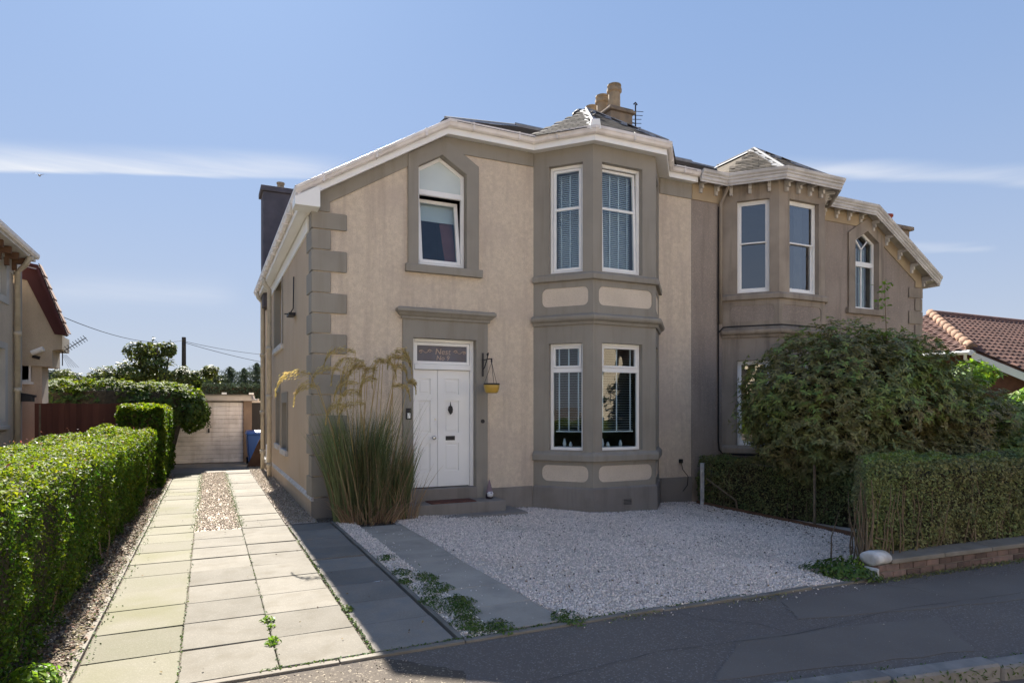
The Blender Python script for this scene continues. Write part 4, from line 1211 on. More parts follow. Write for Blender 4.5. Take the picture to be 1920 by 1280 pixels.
        segs = [(fp[i], fp[i + 1]) for i in range(len(fp) - 1)]
        cnt = {0: 5, 1: 4, 2: 3, 3: 4, 4: 3, 5: 2}
        for si, (a, b) in enumerate(segs):
            a, b = Vector(a), Vector(b); t = b - a; L_ = Vector((t.x, t.y, 0)).length; th = Vector((t.x, t.y, 0)).normalized(); o = Vector((th.y, -th.x, 0))
            for k in range(cnt[si]):
                f = (k + 0.5) / cnt[si]; c = a + t * f
                q = MB()
                for (n0, n1, z0, z1) in ((0.0, 0.24, 0.02, 0.105), (0.0, 0.075, -0.14, 0.02), (0.075, 0.12, -0.06, 0.02)):
                    vs = []
                    for z in (z0, z1):
                        for (s_, n_) in ((-1, n0), (1, n0), (1, n1), (-1, n1)):
                            p = c + th * 0.032 * s_ + o * n_; vs.append((p.x, p.y, c.z + z))
                    q.hexa(vs)
                q.build('eave_bracket', M['whitew'], h, bevel=0.01)
    # ---- main roof
    pe = 0.22; z0 = ZE + 0.20; ye = FY - pe; sl = 0.53
    ry = 13.5; rz = z0 + sl * (ry - ye); hx = 3.62 + (rz - z0) / 0.6
    roof = MB()
    th = -0.05
    FRp = [(3.62, ye, z0), (9.12, ye, z0), (9.12, ry, rz), (hx, ry, rz)]
    LFp = [(1.2, ye, z0 - 0.6 * 2.42), (3.62, ye, z0), (hx, ry, rz), (3.62, 2 * ry - ye, z0), (3.62, 19.95, z0), (1.2, 19.95, z0 - 0.6 * 2.42)]
    roof.prism(FRp, (0, 0, th)); roof.prism(LFp, (0, 0, th))
    roof.prism([(3.62, 2 * ry - ye, z0), (hx, ry, rz), (9.12, ry, rz), (9.12, 2 * ry - ye, z0)], (0, 0, th))
    roof.prism([(3.62, 2 * ry - ye, z0 - 0.01), (3.62, 19.95, z0 - 0.01), (9.12, 19.95, z0 - 0.3), (9.12, 2 * ry - ye, z0 - 0.3)], (0, 0, th))
    ro = roof.build('roof', M['slate'], h)
    slates(ro, M['slate'], FRp, FRp[0], FRp[1], 0.26, 0.2, joined=True)
    slates(ro, M['slate'], [LFp[5], LFp[0], LFp[1], LFp[2], LFp[3], LFp[4]], LFp[0], LFp[5], 0.26, 0.2, joined=True) if False else None
    g = MB(); hipstrip(g, FRp[0], FRp[3], FRp[1], LFp[0], 0.12); g.tube([(hx, ry, rz + .05), (9.12, ry, rz + .05)], 0.06, 6)
    g.build('ridge_flashing', M['lead'], h)
    # bay roof
    mp = miter(BAY, 0.24)
    pk_ = (6.845, 10.95, 7.66); bk = (6.845, 12.15, 7.66)
    e_ = [(p.x, p.y, z0) for p in mp]
    e_[0] = (e_[0][0] - 0.02, FY - 0.22, z0); e_[3] = (e_[3][0] + .02, FY - 0.22, z0)
    base = MB()
    planes = [([e_[0], e_[1], pk_], 0), ([e_[1], e_[2], pk_], 1), ([e_[2], e_[3], pk_], 2), ([e_[0], pk_, bk], 3), ([e_[3], bk, pk_], 4)]
    for pl, _ in planes:
        for k in range(1, len(pl) - 1): base.prism([pl[0], pl[k], pl[k + 1]], (0, 0, -0.04))
    br = base.build('bay_roof', M['slate'] if A else M['slateB'], h)
    for pl, k in planes[:3]:
        slates(br, M['slate'] if A else M['slateB'], [pl[0], pl[1], pl[2]] + ([pl[3]] if len(pl) > 3 else []), pl[0], pl[1], 0.24, 0.13)
    g = MB()
    hipstrip(g, e_[1], pk_, e_[0], e_[2], 0.13); hipstrip(g, e_[2], pk_, e_[1], e_[3], 0.13)
    hipstrip(g, pk_, bk, (5, 11.2, 6.6), (8.6, 11.2, 6.6), 0.13)
    g.build('hip_flashing', M['lead'], br)
    g = MB(); hipstrip(g, e_[0], bk, (6.3, 10.4, 7.2), (5.5, 11.5, 7.2), 0.10, lift=0.03)
    g.build('valley_flashing', M['lead'], br)
    if A:
        g = MB(); d = (Vector(pk_) - Vector(e_[1])).normalized(); a = Vector(e_[1]); s2 = Vector((d.y, -d.x, 0)).normalized()
        vs = []
        for q, w_, zz in ((a - d * 0.05, 0.10, 0.16), (a + d * 0.34, 0.07, 0.10)):
            for sg in (-1, 1):
                vs += [tuple(q + s2 * w_ * sg + Vector((0, 0, -0.02))), tuple(q + s2 * w_ * sg * 0.75 + Vector((0, 0, zz)))]
        g.hexa([vs[0], vs[2], vs[6], vs[4], vs[1], vs[3], vs[7], vs[5]]); g.build('hip_cap', M['white'], br, bevel=0.008)
    return h


M['fan'] = mat('sky_toned_fanlight_glass', (0.10, 0.105, 0.15), 0.35, (0.09, 0.08, 0.10), 5, spec=0.5)  # bluish base colour stands in for the sky's reflection in the fanlight
M['chimd'] = mat('dark_rendered_chimney', (0.12, 0.11, 0.13), 0.95, (0.09, 0.085, 0.1), 3, bump=0.4, bsc=60)
HA = house('A')
HB = house('B')
MIRROR[0] = False

# ---- chimneys
g = MB(); g.box(8.80, 9.44, 12.95, 15.3, 7.5, 8.93); g.box(8.74, 9.50, 12.89, 15.36, 8.93, 9.0); g.box(8.78, 9.46, 12.93, 15.32, 9.0, 9.05)
ch = g.build('chimney', M['chim'], HA, bevel=0.02)
for i, y in enumerate((13.25, 13.78, 14.28, 14.72, 15.08)):
    hh = (0.66, 0.62, 0.56, 0.40, 0.42)[i]
    g = MB(); r = 0.15
    g.lathe([(r + .02, 0), (r + .02, 0.05), (r, 0.07), (r * 0.97, hh - .2), (r + .035, hh - .17), (r + .035, hh - .10), (r, hh - .08), (r, hh - .05), (r + .025, hh - .03), (r + .02, hh), (r - .04, hh), (r - .04, hh - .1)], (9.1, y, 9.05), 18)
    if i == 3: g.lathe([(0.05, 0), (0.05, 0.1), (0.2, 0.12), (0.19, 0.16), (0.1, 0.24), (0.0, 0.26)], (9.0, y, 9.05 + hh), 14, 1)
    g.build('chimney_pot', [M['pot'], M['black']], ch, smooth=False)
g = MB(); q = Vector((9.45, 13.0, 8.6))
ax, ay = 9.56, 13.0
g.tube([(ax, ay, 8.3), (ax, ay, 9.22)], 0.018, 6); g.tube([(9.42, ay, 8.75), (ax, ay, 8.75)], 0.015, 5)
g.tube([(ax - .05, ay, 9.22), (ax, ay, 9.27), (ax + .05, ay, 9.22)], 0.02, 5)
for z, l in ((9.05, 0.2), (8.95, 0.18), (8.85, 0.14), (8.75, 0.14), (8.65, 0.13), (8.55, 0.12)):
    g.tube([(ax - l * .5, ay + .02, z), (ax + l, ay - .05, z + 0.01)], 0.008, 4)
tag(g.build('tv_aerial', M['black'], HA), 'old black aerial on a mast beside the chimney')
# rear left wallhead chimney of house A
g = MB(); g.box(1.36, 2.3, 18.7, 19.5, 4.5, 7.65); g.box(1.30, 2.36, 18.64, 19.56, 7.65, 7.8)
cc = g.build('chimney', M['chimd'], HA, bevel=0.02)
g = MB(); g.lathe([(0.1, 0), (0.09, 0.2), (0.11, 0.22), (0.11, 0.26)], (1.85, 19.1, 7.8), 12); g.build('chimney_pot', M['pot'], cc)
# right wallhead chimney of house B
g = MB(); g.box(16.1, 16.72, 10.75, 11.6, 4.6, 6.38); g.box(16.02, 16.80, 10.67, 11.68, 6.38, 6.48)
cc = g.build('chimney', M['chim'], HB, bevel=0.02)
g = MB(); g.lathe([(0.14, 0), (0.13, 0.3), (0.16, 0.31), (0.16, 0.36), (0.10, 0.36)], (16.3, 11.1, 6.48), 16); g.build('chimney_pot', M['redpot'], cc)

# ---- pipes, cables
def pipe(pts, r, mt, parent, name='downpipe', collars=(), n=10):
    g = MB(); g.tube(pts, r, n)
    for (x, y, z) in collars: g.tube([(x, y, z - .05), (x, y, z + .05)], r * 1.35, n)
    return g.build(name, mt, parent, smooth=True)


pipe([(1.25, 17.0, 4.93), (1.27, 17.0, 4.8), (1.38, 17.0, 4.66), (1.38, 17.0, -0.05)], 0.055, M['pipe'], HA, collars=[(1.38, 17, 3.2), (1.38, 17, 2.0), (1.38, 17, 0.3)])
pipe([(1.25, 19.2, 4.93), (1.27, 19.2, 4.8), (1.38, 19.2, 4.66), (1.38, 19.2, -0.05)], 0.055, M['pipe'], HA, collars=[(1.38, 19.2, 3.2), (1.38, 19.2, 1.6), (1.38, 19.2, 0.5)])
pipe([(1.5, 18.2, 0.75), (1.42, 18.2, 0.75), (1.42, 18.2, 0.3), (1.42, 18.7, 0.25)], 0.03, M['white'], HA, 'waste_pipe')
g = MB(); g.tube([(1.47, 12.75, 4.2), (1.46, 12.7, 3.9), (1.46, 12.75, 3.6), (1.40, 12.75, 3.5), (1.30, 12.7, 3.48)], 0.012, 6); g.box(1.36, 1.48, 12.55, 12.95, 3.45, 3.50)
g.build('wall_bracket', M['black'], HA)
# vent in the bay plinth
g = MB(); g.ring(6.77, 6.99, -0.05, 0.09, 0.018, 0, 0) if False else None
g = MB(lambda u, n, z: (u, 9.585 - n, z))
g.ring(6.76, 6.98, -0.05, 0.09, 0.018, 0.0, 0.012); g.box(6.778, 6.962, 0.0, 0.003, -0.032, 0.072, 1)
for z in (-0.02, 0.005, 0.03, 0.055): g.box(6.778, 6.962, 0.003, 0.010, z, z + 0.01)
g.build('air_vent', [M['greylow'], M['black']], HA)
# cable hanging from the wall near the party line
g = MB(); g.tube([(8.82, FY - .035, 0.62), (8.86, FY - .04, 0.45), (9.0, FY - .04, 0.30), (8.98, FY - .045, 0.12), (8.86, FY - .045, 0.0)], 0.007, 5); g.box(8.79, 8.86, FY - 0.05, FY, 0.58, 0.66)
g.build('cable', M['cable'], HA)
# house B: downpipe in the bay corner and black cable round the bay
pipe([(9.90, FY - 0.30, ZE + .1), (9.90, FY - .2, ZE - .05), (9.86, FY - 0.07, ZE - 0.3), (9.86, FY - 0.07, 3.5)], 0.035, M['stoneB'], HB)
g = MB()
def b2(u, dn=0.03):
    P_ = miter(BAY, dn); pts = [(PX - p.x, p.y) for p in reversed(P_)]
    return pts
p_ = b2(0, 0.13)
g.tube([(9.84, FY - .03, 6.0), (9.83, FY - .03, 3.6), (9.83, FY - .03, 3.42), (9.83, FY - .03, 1.0), (9.86, FY - .03, 0.82), (9.93, FY - .06, 0.74), (p_[0][0] + 0.6, p_[0][1] - 0.74, 0.735)], 0.018, 6)
g.tube([(9.83, FY - .05, 3.33), (9.88, FY - .12, 3.42), (p_[0][0] + .1, p_[0][1] - .14, 3.43), (p_[1][0], p_[1][1], 3.43), (p_[2][0] - .5, p_[2][1], 3.43)], 0.016, 6)
g.build('cable', M['cable'], HB)

# ---- door step things
mt = MB(); mt.box(3.3, 4.1, 10.02, 10.36, 0.135, 0.152)
tag(mt.build('doormat', M['mat'], bevel=0.005), 'rust brown coir mat on the step in front of the white double door', 'doormat')
gn = thing('garden_gnome', 'small gnome with tall hat and white beard at the right end of the step', 'gnome', (4.43, 10.25, 0.135))
g = MB(); g.lathe([(0.055, 0), (0.065, 0.02), (0.06, 0.09), (0.045, 0.11)], (4.43, 10.25, 0.135), 12); g.build('body', M['gnomeb'], gn, smooth=True)
g = MB(); g.lathe([(0.02, 0.03), (0.05, 0.05), (0.058, 0.10), (0.04, 0.13)], (4.43, 10.215, 0.135), 12); g.build('beard', M['gnomew'], gn, smooth=True)
g = MB(); g.lathe([(0.066, 0.115), (0.06, 0.13), (0.04, 0.2), (0.02, 0.28), (0.004, 0.33)], (4.43, 10.245, 0.135), 12); g.build('hat', M['gnomeh'], gn, smooth=True)
g = MB(); g.lathe([(0.0, 0), (0.013, 0.005), (0.013, 0.018), (0.0, 0.026)], (4.43, 10.165, 0.235), 8); g.build('nose', M['gnomeh'], gn, smooth=True)
# bracket and basket
g = MB(); y0 = FY - 0.045
g.box(4.365, 4.395, y0 - 0.012, y0, 2.27, 2.68)
g.tube([(4.38, y0, 2.55), (4.38, y0 - .25, 2.56), (4.42, y0 - 0.3, 2.56)], 0.009, 6)
g.tube([(4.38, y0, 2.38), (4.38, y0 - 0.08, 2.42), (4.38, y0 - .2, 2.56), (4.38, y0 - .22, 2.62)], 0.009, 6)
g.tube([(4.38, y0 - .22, 2.62), (4.38, y0 - .24, 2.66), (4.38, y0 - .2, 2.64)], 0.016, 6)
g.tube([(4.42, y0 - .3, 2.57), (4.42, y0 - .3, 2.5)], 0.014, 6)
g.build('basket_bracket', M['black'], HA)
hb = thing('hanging_basket', 'yellow glazed hanging pot with dark rim beside the front door', 'hanging pot', (4.42, y0 - .3, 1.97))
bx, by = 4.42, y0 - 0.30
g = MB(); g.lathe([(0.09, 0), (0.115, 0.02), (0.135, 0.10), (0.135, 0.145), (0.12, 0.145), (0.11, 0.09)], (bx, by, 1.97), 20); g.build('pot', M['yellow'], hb, smooth=True)
g = MB(); g.lathe([(0.137, 0.14), (0.14, 0.145), (0.14, 0.168), (0.12, 0.168), (0.12, 0.14)], (bx, by, 1.97), 20); g.build('rim', M['black'], hb)
for a in (0.4, 2.5, 4.6):
    g = MB(); g.tube([(bx + .13 * math.cos(a), by + .13 * math.sin(a), 2.13), (bx, by, 2.50)], 0.004, 4); g.build('chain', M['black'], hb)

# ------------------------------------------------------------------ hedges, shrubs
def box_hedge(name, label, foot, ztop, n, lsize, mt, mt_top=None, group=None, zb=0.0, lump=0.10, lw=0.6, twigs=0, bare=0.0, core=True, topn=0.0, taper=0.12, redtips=0, facing='r', shear=0.0):
    """foot: (x0,x1,y0,y1)"""
    x0, x1, y0, y1 = foot
    cx, cy = (x0 + x1) / 2, (y0 + y1) / 2
    t = thing(name, label, 'hedge', (cx, cy, gz(cx, cy)), group)
    H = ztop - zb
    # choose a face by area, y distribution biased towards the camera
    def samp(k):
        A = np.array([(y1 - y0) * H * (1 if facing == 'r' else 0.2), (y1 - y0) * H * (0.35 if facing == 'r' else 1.1), (x1 - x0) * H, (x1 - x0) * H * 0.6, (x1 - x0) * (y1 - y0) * 1.4])
        f = rng.choice(5, k, p=A / A.sum())
        u = rng.uniform(0, 1, k); v = rng.uniform(0, 1, k)
        if (y1 - y0) > 4: uy = u ** 1.35
        else: uy = u
        P = np.zeros((k, 3)); Nn = np.zeros((k, 3))
        ux = u if (x1 - x0) < 4 else u ** 1.2
        for q in range(5):
            m = f == q
            if q == 0: P[m] = np.stack([np.full(m.sum(), x1), y0 + (y1 - y0) * uy[m], zb + H * v[m]], 1); Nn[m] = (1, 0, 0)
            if q == 1: P[m] = np.stack([np.full(m.sum(), x0), y0 + (y1 - y0) * uy[m], zb + H * v[m]], 1); Nn[m] = (-1, 0, 0)
            if q == 2: P[m] = np.stack([x0 + (x1 - x0) * ux[m], np.full(m.sum(), y0), zb + H * v[m]], 1); Nn[m] = (0, -1, 0)
            if q == 3: P[m] = np.stack([x0 + (x1 - x0) * ux[m], np.full(m.sum(), y1), zb + H * v[m]], 1); Nn[m] = (0, 1, 0)
            if q == 4: P[m] = np.stack([x0 + (x1 - x0) * v[m], y0 + (y1 - y0) * uy[m], np.full(m.sum(), ztop)], 1); Nn[m] = (0, 0, 1)
        return P, Nn
    P, Nn = samp(n)
    # round the corners
    C = np.array([cx, cy, zb + H * 0.5]); hx, hy = (x1 - x0) / 2, (y1 - y0) / 2
    r = 0.12
    for ax, lo, hi in ((0, x0, x1), (1, y0, y1)):
        e = np.maximum(0, r - np.minimum(P[:, ax] - lo, hi - P[:, ax])); P[:, 2] -= np.where(Nn[:, 2] > 0.5, e * e / r * 0.8, 0)
    e = np.maximum(0, r - (ztop - P[:, 2])); side = Nn[:, 2] < 0.5
    P -= Nn * (np.where(side, e * e / r * 0.8, 0))[:, None]
    # taper to the foot, lumps
    P -= Nn * (np.where(side, (1 - (P[:, 2] - zb) / H) * taper, 0))[:, None]
    lum = fnoise(P, 2.2, 3.1) * lump + fnoise(P, 6.0, 8.2) * lump * 0.5
    P += Nn * lum[:, None]
    depth = np.abs(rng.normal(0, 0.045, n)) - 0.015
    P -= Nn * depth[:, None]
    if bare > 0:
        g_ = fnoise(P, 2.7, 17.0) - (P[:, 2] - zb) / H * 0.7
        keep = (g_ < bare) | (rng.uniform(0, 1, n) < 0.25)
        P, Nn = P[keep], Nn[keep]
    P[:, 0] += shear * (P[:, 1] - y0)
    P[:, 2] += gzv(P[:, 0], P[:, 1])
    sc = rng.uniform(0.45, 1.35, len(P)) * (1 + 0.25 * fnoise(P, 1.4, 30.0))
    if (y1 - y0) > 4: sc *= 0.8 + 0.06 * np.clip(P[:, 1] - 4, 0, 10)
    Nn2 = Nn + np.array([0, 0, 0.5])
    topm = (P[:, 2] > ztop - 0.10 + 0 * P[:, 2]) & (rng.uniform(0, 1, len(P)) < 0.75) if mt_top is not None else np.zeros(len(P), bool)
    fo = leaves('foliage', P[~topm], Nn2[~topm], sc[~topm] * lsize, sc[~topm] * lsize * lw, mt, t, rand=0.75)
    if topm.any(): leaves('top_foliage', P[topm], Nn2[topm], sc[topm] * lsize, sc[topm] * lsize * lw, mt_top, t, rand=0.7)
    if redtips:
        k = rng.choice(np.where(topm)[0], redtips); Q = P[k] + np.array([0, 0, 1]) * rng.uniform(0, 0.10, (redtips, 1))
        leaves('red_shoots', Q, Nn2[k], lsize * 1.1, lsize * 0.5, M['redtip'], t, rand=0.9, kind='stuff')
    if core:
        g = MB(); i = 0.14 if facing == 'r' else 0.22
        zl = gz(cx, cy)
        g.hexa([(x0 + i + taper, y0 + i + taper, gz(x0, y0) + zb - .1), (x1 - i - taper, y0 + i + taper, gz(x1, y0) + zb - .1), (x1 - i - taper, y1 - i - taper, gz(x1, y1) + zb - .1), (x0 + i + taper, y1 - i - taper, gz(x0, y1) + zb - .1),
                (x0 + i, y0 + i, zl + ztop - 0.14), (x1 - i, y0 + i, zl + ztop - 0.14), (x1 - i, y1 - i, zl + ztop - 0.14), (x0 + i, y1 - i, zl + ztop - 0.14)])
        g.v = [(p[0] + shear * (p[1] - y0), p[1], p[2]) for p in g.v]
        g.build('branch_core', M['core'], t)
    if twigs:
        g = MB()
        for _ in range(twigs):
            a = random.uniform(x0 + .1, x1 - .1); b = random.uniform(y0 + .1, y1 - .1)
            if random.random() < 0.6: a = x0 + random.uniform(0.02, 0.14) if foot[0] > 5 and random.random() < 0.4 else a; b = y0 + random.uniform(0.03, 0.15)
            z_ = gz(a, b); hh = random.uniform(0.5, 1.0) * H
            p0 = Vector((a, b, z_ - 0.02)); pts = [p0]
            for s_ in range(4):
                p0 = p0 + Vector((random.uniform(-.05, .05), random.uniform(-.05, .04), hh / 4)); pts.append(p0)
            g.tube(pts, [0.010, 0.009, 0.007, 0.005, 0.003], 4, caps=False)
        g.build('stems', M['twig'], t, recalc=False, kind='stuff')
    return t


box_hedge('hedge', 'long clipped green privet hedge along the left side of the driveway', (-2.0, -0.93, 2.6, 14.6), 1.29, 112000, 0.033, M['hedge'], M['hedgey'], lump=0.13, twigs=90, redtips=260, taper=0.18, bare=0.55)
box_hedge('hedge', 'taller clipped hedge block between the fence and the garage door', (-1.75, -0.86, 15.6, 21.3), 1.75, 22000, 0.055, M['hedge'], M['hedgey'], lump=0.10, taper=0.08)
box_hedge('hedge', 'shaded clipped hedge behind the low brick wall on the right', (6.32, 14.5, 4.52, 5.5), 1.2, 90000, 0.034, M['hedger'], M['bushtop'], lump=0.10, twigs=170, zb=0.14, bare=0.36, taper=0.03, facing='l', shear=1.15)
box_hedge('hedge', 'sparse brownish boundary hedge between the two front gardens', (9.12, 9.75, 6.3, 10.3), 0.98, 26000, 0.038, M['hedger'], None, lump=0.12, twigs=190, bare=0.22, taper=0.03, facing='l')
# stray stems standing proud of the hedge end
sh = thing('shrub_shoots', 'tall bare shoots at the left end of the right hedge', 'shoots', (6.45, 4.62, 0))
g = MB()
for k in range(9):
    a = 6.36 + 0.09 * k + random.uniform(-.02, .02); b = 4.50 + random.uniform(-.03, .05)
    p0 = Vector((a, b, gz(a, b) - .02)); pts = [p0]; hh = random.uniform(0.6, 1.0)
    for s_ in range(5):
        p0 = p0 + Vector((random.uniform(-.04, .03), random.uniform(-.03, .02), hh / 5)); pts.append(p0)
    g.tube(pts, [0.011, 0.010, 0.008, 0.006, 0.005, 0.003], 5)
g.tube([(6.42, 4.50, 0.33), (6.55, 4.47, 0.30), (6.68, 4.5, 0.26)], 0.008, 5)
g.build('stem', M['twig'], sh)
P = []
for k in range(420):
    P.append((6.34 + rng.uniform(0, 0.35), 4.5 + rng.normal(0, .04), rng.uniform(0.2, 1.15)))
P = np.array(P); leaves('foliage', P, np.tile([[0.0, -1, 0.5]], (len(P), 1)), 0.035, 0.02, M['hedger'], sh, rand=0.8)


def whorl_cloud(name, blobs, n, L, W, mt, parent, per=6, shell=0.75, droop=0.6, seed=1.0, gap=0.0, floor=None, spread=0.5):
    """rosettes of leaves spread through ellipsoid shells"""
    out, nor = [], []
    w = np.array([b[3] * b[4] + b[4] * b[5] + b[3] * b[5] for b in blobs]); w /= w.sum()
    for b, k in zip(blobs, (w * n).astype(int)):
        d = unit(rng.normal(0, 1, (k, 3)))
        rr = shell + (1 - shell) * rng.uniform(0, 1, k) ** 0.6
        rr *= 1 + 0.16 * fnoise(d * 1.0, 2.3, seed + b[0]) + 0.10 * fnoise(d, 6.0, seed * 2 + b[1])
        p = np.array(b[:3]) + d * rr[:, None] * np.array(b[3:6])
        out.append(p); nor.append(unit(d / np.array(b[3:6])))
    C = np.concatenate(out); Nn = np.concatenate(nor)
    if gap > -1:
        k = fnoise(C, 1.6, seed + 5) > gap - 0.5
        C, Nn = C[k], Nn[k]
    if floor is not None:
        k = C[:, 2] > floor; C, Nn = C[k], Nn[k]
    m = len(C)
    axis_ = unit(Nn + np.array([0, 0, 0.7]) + rng.normal(0, 0.35, (m, 3)))
    side = unit(np.cross(axis_, rng.normal(0, 1, (m, 3)))); s2 = np.cross(axis_, side)
    Vs = []
    for j in range(per):
        an = 2 * math.pi * j / per + rng.uniform(-.3, .3, m)
        out_ = side * np.cos(an)[:, None] + s2 * np.sin(an)[:, None]
        d = unit(out_ + axis_ * rng.uniform(-0.1, 0.5, (m, 1)) * spread * 2 - np.array([0, 0, droop]) * rng.uniform(0.2, 1, (m, 1)))
        sdir = unit(np.cross(d, axis_)); l = (L * rng.uniform(0.6, 1.2, m))[:, None]; ww = W * l / L
        up = np.cross(sdir, d)
        Vs.append(np.stack([C, C + d * l * .45 + sdir * ww * .5 + up * ww * .15, C + d * l, C + d * l * .45 - sdir * ww * .5 + up * ww * .15], 1))
    V = np.concatenate(Vs).reshape(-1, 3)
    i = np.arange(len(V) // 4)[:, None] * 4
    F = np.concatenate([i + [[0, 3, 2]], i + [[0, 2, 1]]], 1).reshape(-1, 3)
    return np_mesh(name, V, F, mt, parent)


def limbs(parent, base, tips, r0, name='trunk', mt=None, bend=0.25):
    g = MB()
    for i, tp in enumerate(tips):
        b = Vector(base) + Vector((random.uniform(-.05, .05), random.uniform(-.05, .05), -0.05)); tp = Vector(tp)
        pts = []
        for s_ in range(7):
            t = s_ / 6; p = b.lerp(tp, t); p.z = b.z + (tp.z - b.z) * (t ** 0.8)
            if 0 < s_ < 6: p += Vector((random.uniform(-1, 1), random.uniform(-1, 1), 0)) * bend * 0.2
            pts.append(p)
        g.tube(pts, [r0 * (1 - 0.13 * s_) for s_ in range(7)], 7)
    return g.build(name, mt or M['bark'], parent, smooth=True)


bs = thing('garden_shrub', 'big dark rounded shrub with drooping leaves in front of the brown house', 'shrub', (10.3, 8.0, gz(10.3, 8)))
bl = [(10.05, 7.75, 1.75, 1.85, 1.45, 1.42), (11.0, 7.7, 1.9, 1.6, 1.4, 1.22), (9.45, 7.6, 1.4, 1.15, 1.2, 0.95), (10.2, 7.35, 0.9, 1.45, 1.1, 0.75), (11.5, 7.0, 0.8, 1.2, .9, .7), (12.3, 7.4, 1.25, 1.5, 1.3, 1.05)]
whorl_cloud('foliage', bl, 18500, 0.10, 0.034, M['bush'], bs, per=6, shell=0.72, seed=2, gap=0.0, floor=0.12)
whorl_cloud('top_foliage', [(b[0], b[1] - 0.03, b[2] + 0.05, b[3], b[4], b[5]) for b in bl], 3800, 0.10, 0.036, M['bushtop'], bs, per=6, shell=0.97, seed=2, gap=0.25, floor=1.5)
limbs(bs, (10.0, 7.5, gz(10.0, 7.5)), [(9.5, 7.1, 0.9), (10.6, 7.2, 0.9), (9.2, 7.5, 1.4), (9.9, 7.8, 2.2), (10.6, 7.6, 2.0), (11.4, 7.7, 2.1), (12.6, 7.5, 1.6), (9.6, 7.0, 1.3)], 0.065)
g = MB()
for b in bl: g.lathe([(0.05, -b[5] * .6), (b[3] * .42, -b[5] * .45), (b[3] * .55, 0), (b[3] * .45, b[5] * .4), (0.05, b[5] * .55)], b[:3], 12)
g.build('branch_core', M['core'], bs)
b2_ = thing('garden_shrub', 'lower spreading dark shrub with a few red flowers on the far right', 'shrub', (15.2, 7.2, gz(15.2, 7.2)))
bl2 = [(14.0, 7.3, 0.9, 1.7, 1.3, 1.0), (16.0, 7.2, 0.55, 1.8, 1.3, 0.95), (13.4, 6.3, 0.6, 1.8, 0.9, 0.8)]
whorl_cloud('foliage', bl2, 8500, 0.11, 0.04, M['bushtop'], b2_, per=6, shell=0.7, seed=6, gap=0.0, floor=-0.1)
P = unit(rng.normal(0, 1, (60, 3))); P[:, 1] = -np.abs(P[:, 1]); P = np.array((14.9, 7.1, 1.0)) + P * np.array((2.0, 1.4, 1.0))
P = np.concatenate([P[:16] + rng.normal(0, .02, (16, 3)), np.array([(13.6, 5.55, 1.15)]) + rng.normal(0, .06, (26, 3))])
limbs(b2_, (15.0, 7.2, gz(15, 7.2)), [(14.4, 7.2, 1.4), (15.6, 7.2, 1.4), (16.6, 7.3, 1.2), (13.9, 6.5, 1.0)], 0.05)
M['redfl'] = mat('red_flower', (0.45, 0.02, 0.03), 0.6, (0.35, 0.02, 0.03), 3, trans=0.3)
M['yelfl'] = mat('yellow_flower', (0.6, 0.45, 0.02), 0.6, (0.55, 0.4, 0.02), 3, trans=0.3)
# slender sapling rising above the shrub
sp_ = thing('sapling', 'thin yellow green sapling rising above the dark shrub', 'sapling', (10.6, 7.3, gz(10.6, 7.3)))
g = MB(); g.tube([(10.6, 7.3, -.3), (10.7, 7.3, 1.8), (10.7, 7.28, 2.8), (10.66, 7.3, 3.9)], [0.02, 0.015, 0.01, 0.004], 5); g.build('stem', M['twig'], sp_)
P = []
for z, k in ((3.72, 12), (3.6, 7), (3.45, 8), (3.33, 7), (3.1, 5), (2.75, 8)):
    for _ in range(k): P.append((10.66 + rng.normal(0, 0.08), 7.3 + rng.normal(0, .06), z + 0.15 + rng.normal(0, 0.03)))
P = np.array(P); leaves('foliage', P, np.tile([[0, -.5, 1.0]], (len(P), 1)), 0.085, 0.05, M['lime'], sp_, rand=0.5)
# lime green growth at the right, in the sun beyond the house
lg = thing('garden_shrub', 'bright lime green sunlit shrub in front of the tiled bungalow', 'shrub', (20.0, 8.6, -.4))
whorl_cloud('foliage', [(19.2, 8.9, 1.3, 1.3, .8, 1.0), (21.0, 9.0, 1.5, 1.3, .9, 1.1), (22.5, 9.0, 1.5, 1.3, .9, 1.0), (18.2, 9.2, 1.0, 0.9, .7, 0.9)], 2600, 0.20, 0.10, M['lime'], lg, per=6, shell=0.75, seed=4, gap=0.05)
limbs(lg, (20.3, 8.9, -.4), [(19.2, 8.9, 1.6), (21.0, 9.0, 1.9), (22.3, 9.0, 1.8), (18.3, 9.2, 1.2)], 0.06)
lg = thing('garden_shrub', 'small lime green spray of leaves at the corner of the brown house', 'shrub', (17.6, 9.6, -.4))
whorl_cloud('foliage', [(17.7, 9.7, 2.6, .55, .5, 0.35), (16.9, 9.3, 2.35, .35, .3, 0.22)], 230, 0.16, 0.07, M['lime'], lg, per=6, shell=0.4, seed=9, gap=0.0)
limbs(lg, (17.5, 9.7, -.4), [(17.7, 9.7, 2.7), (16.9, 9.3, 2.4)], 0.03)

# ---- ornamental grass by the corner
pg = thing('ornamental_grass', 'tall clump of ornamental grass with drooping golden plumes at the house corner', 'grass clump', (2.3, 9.7, 0))


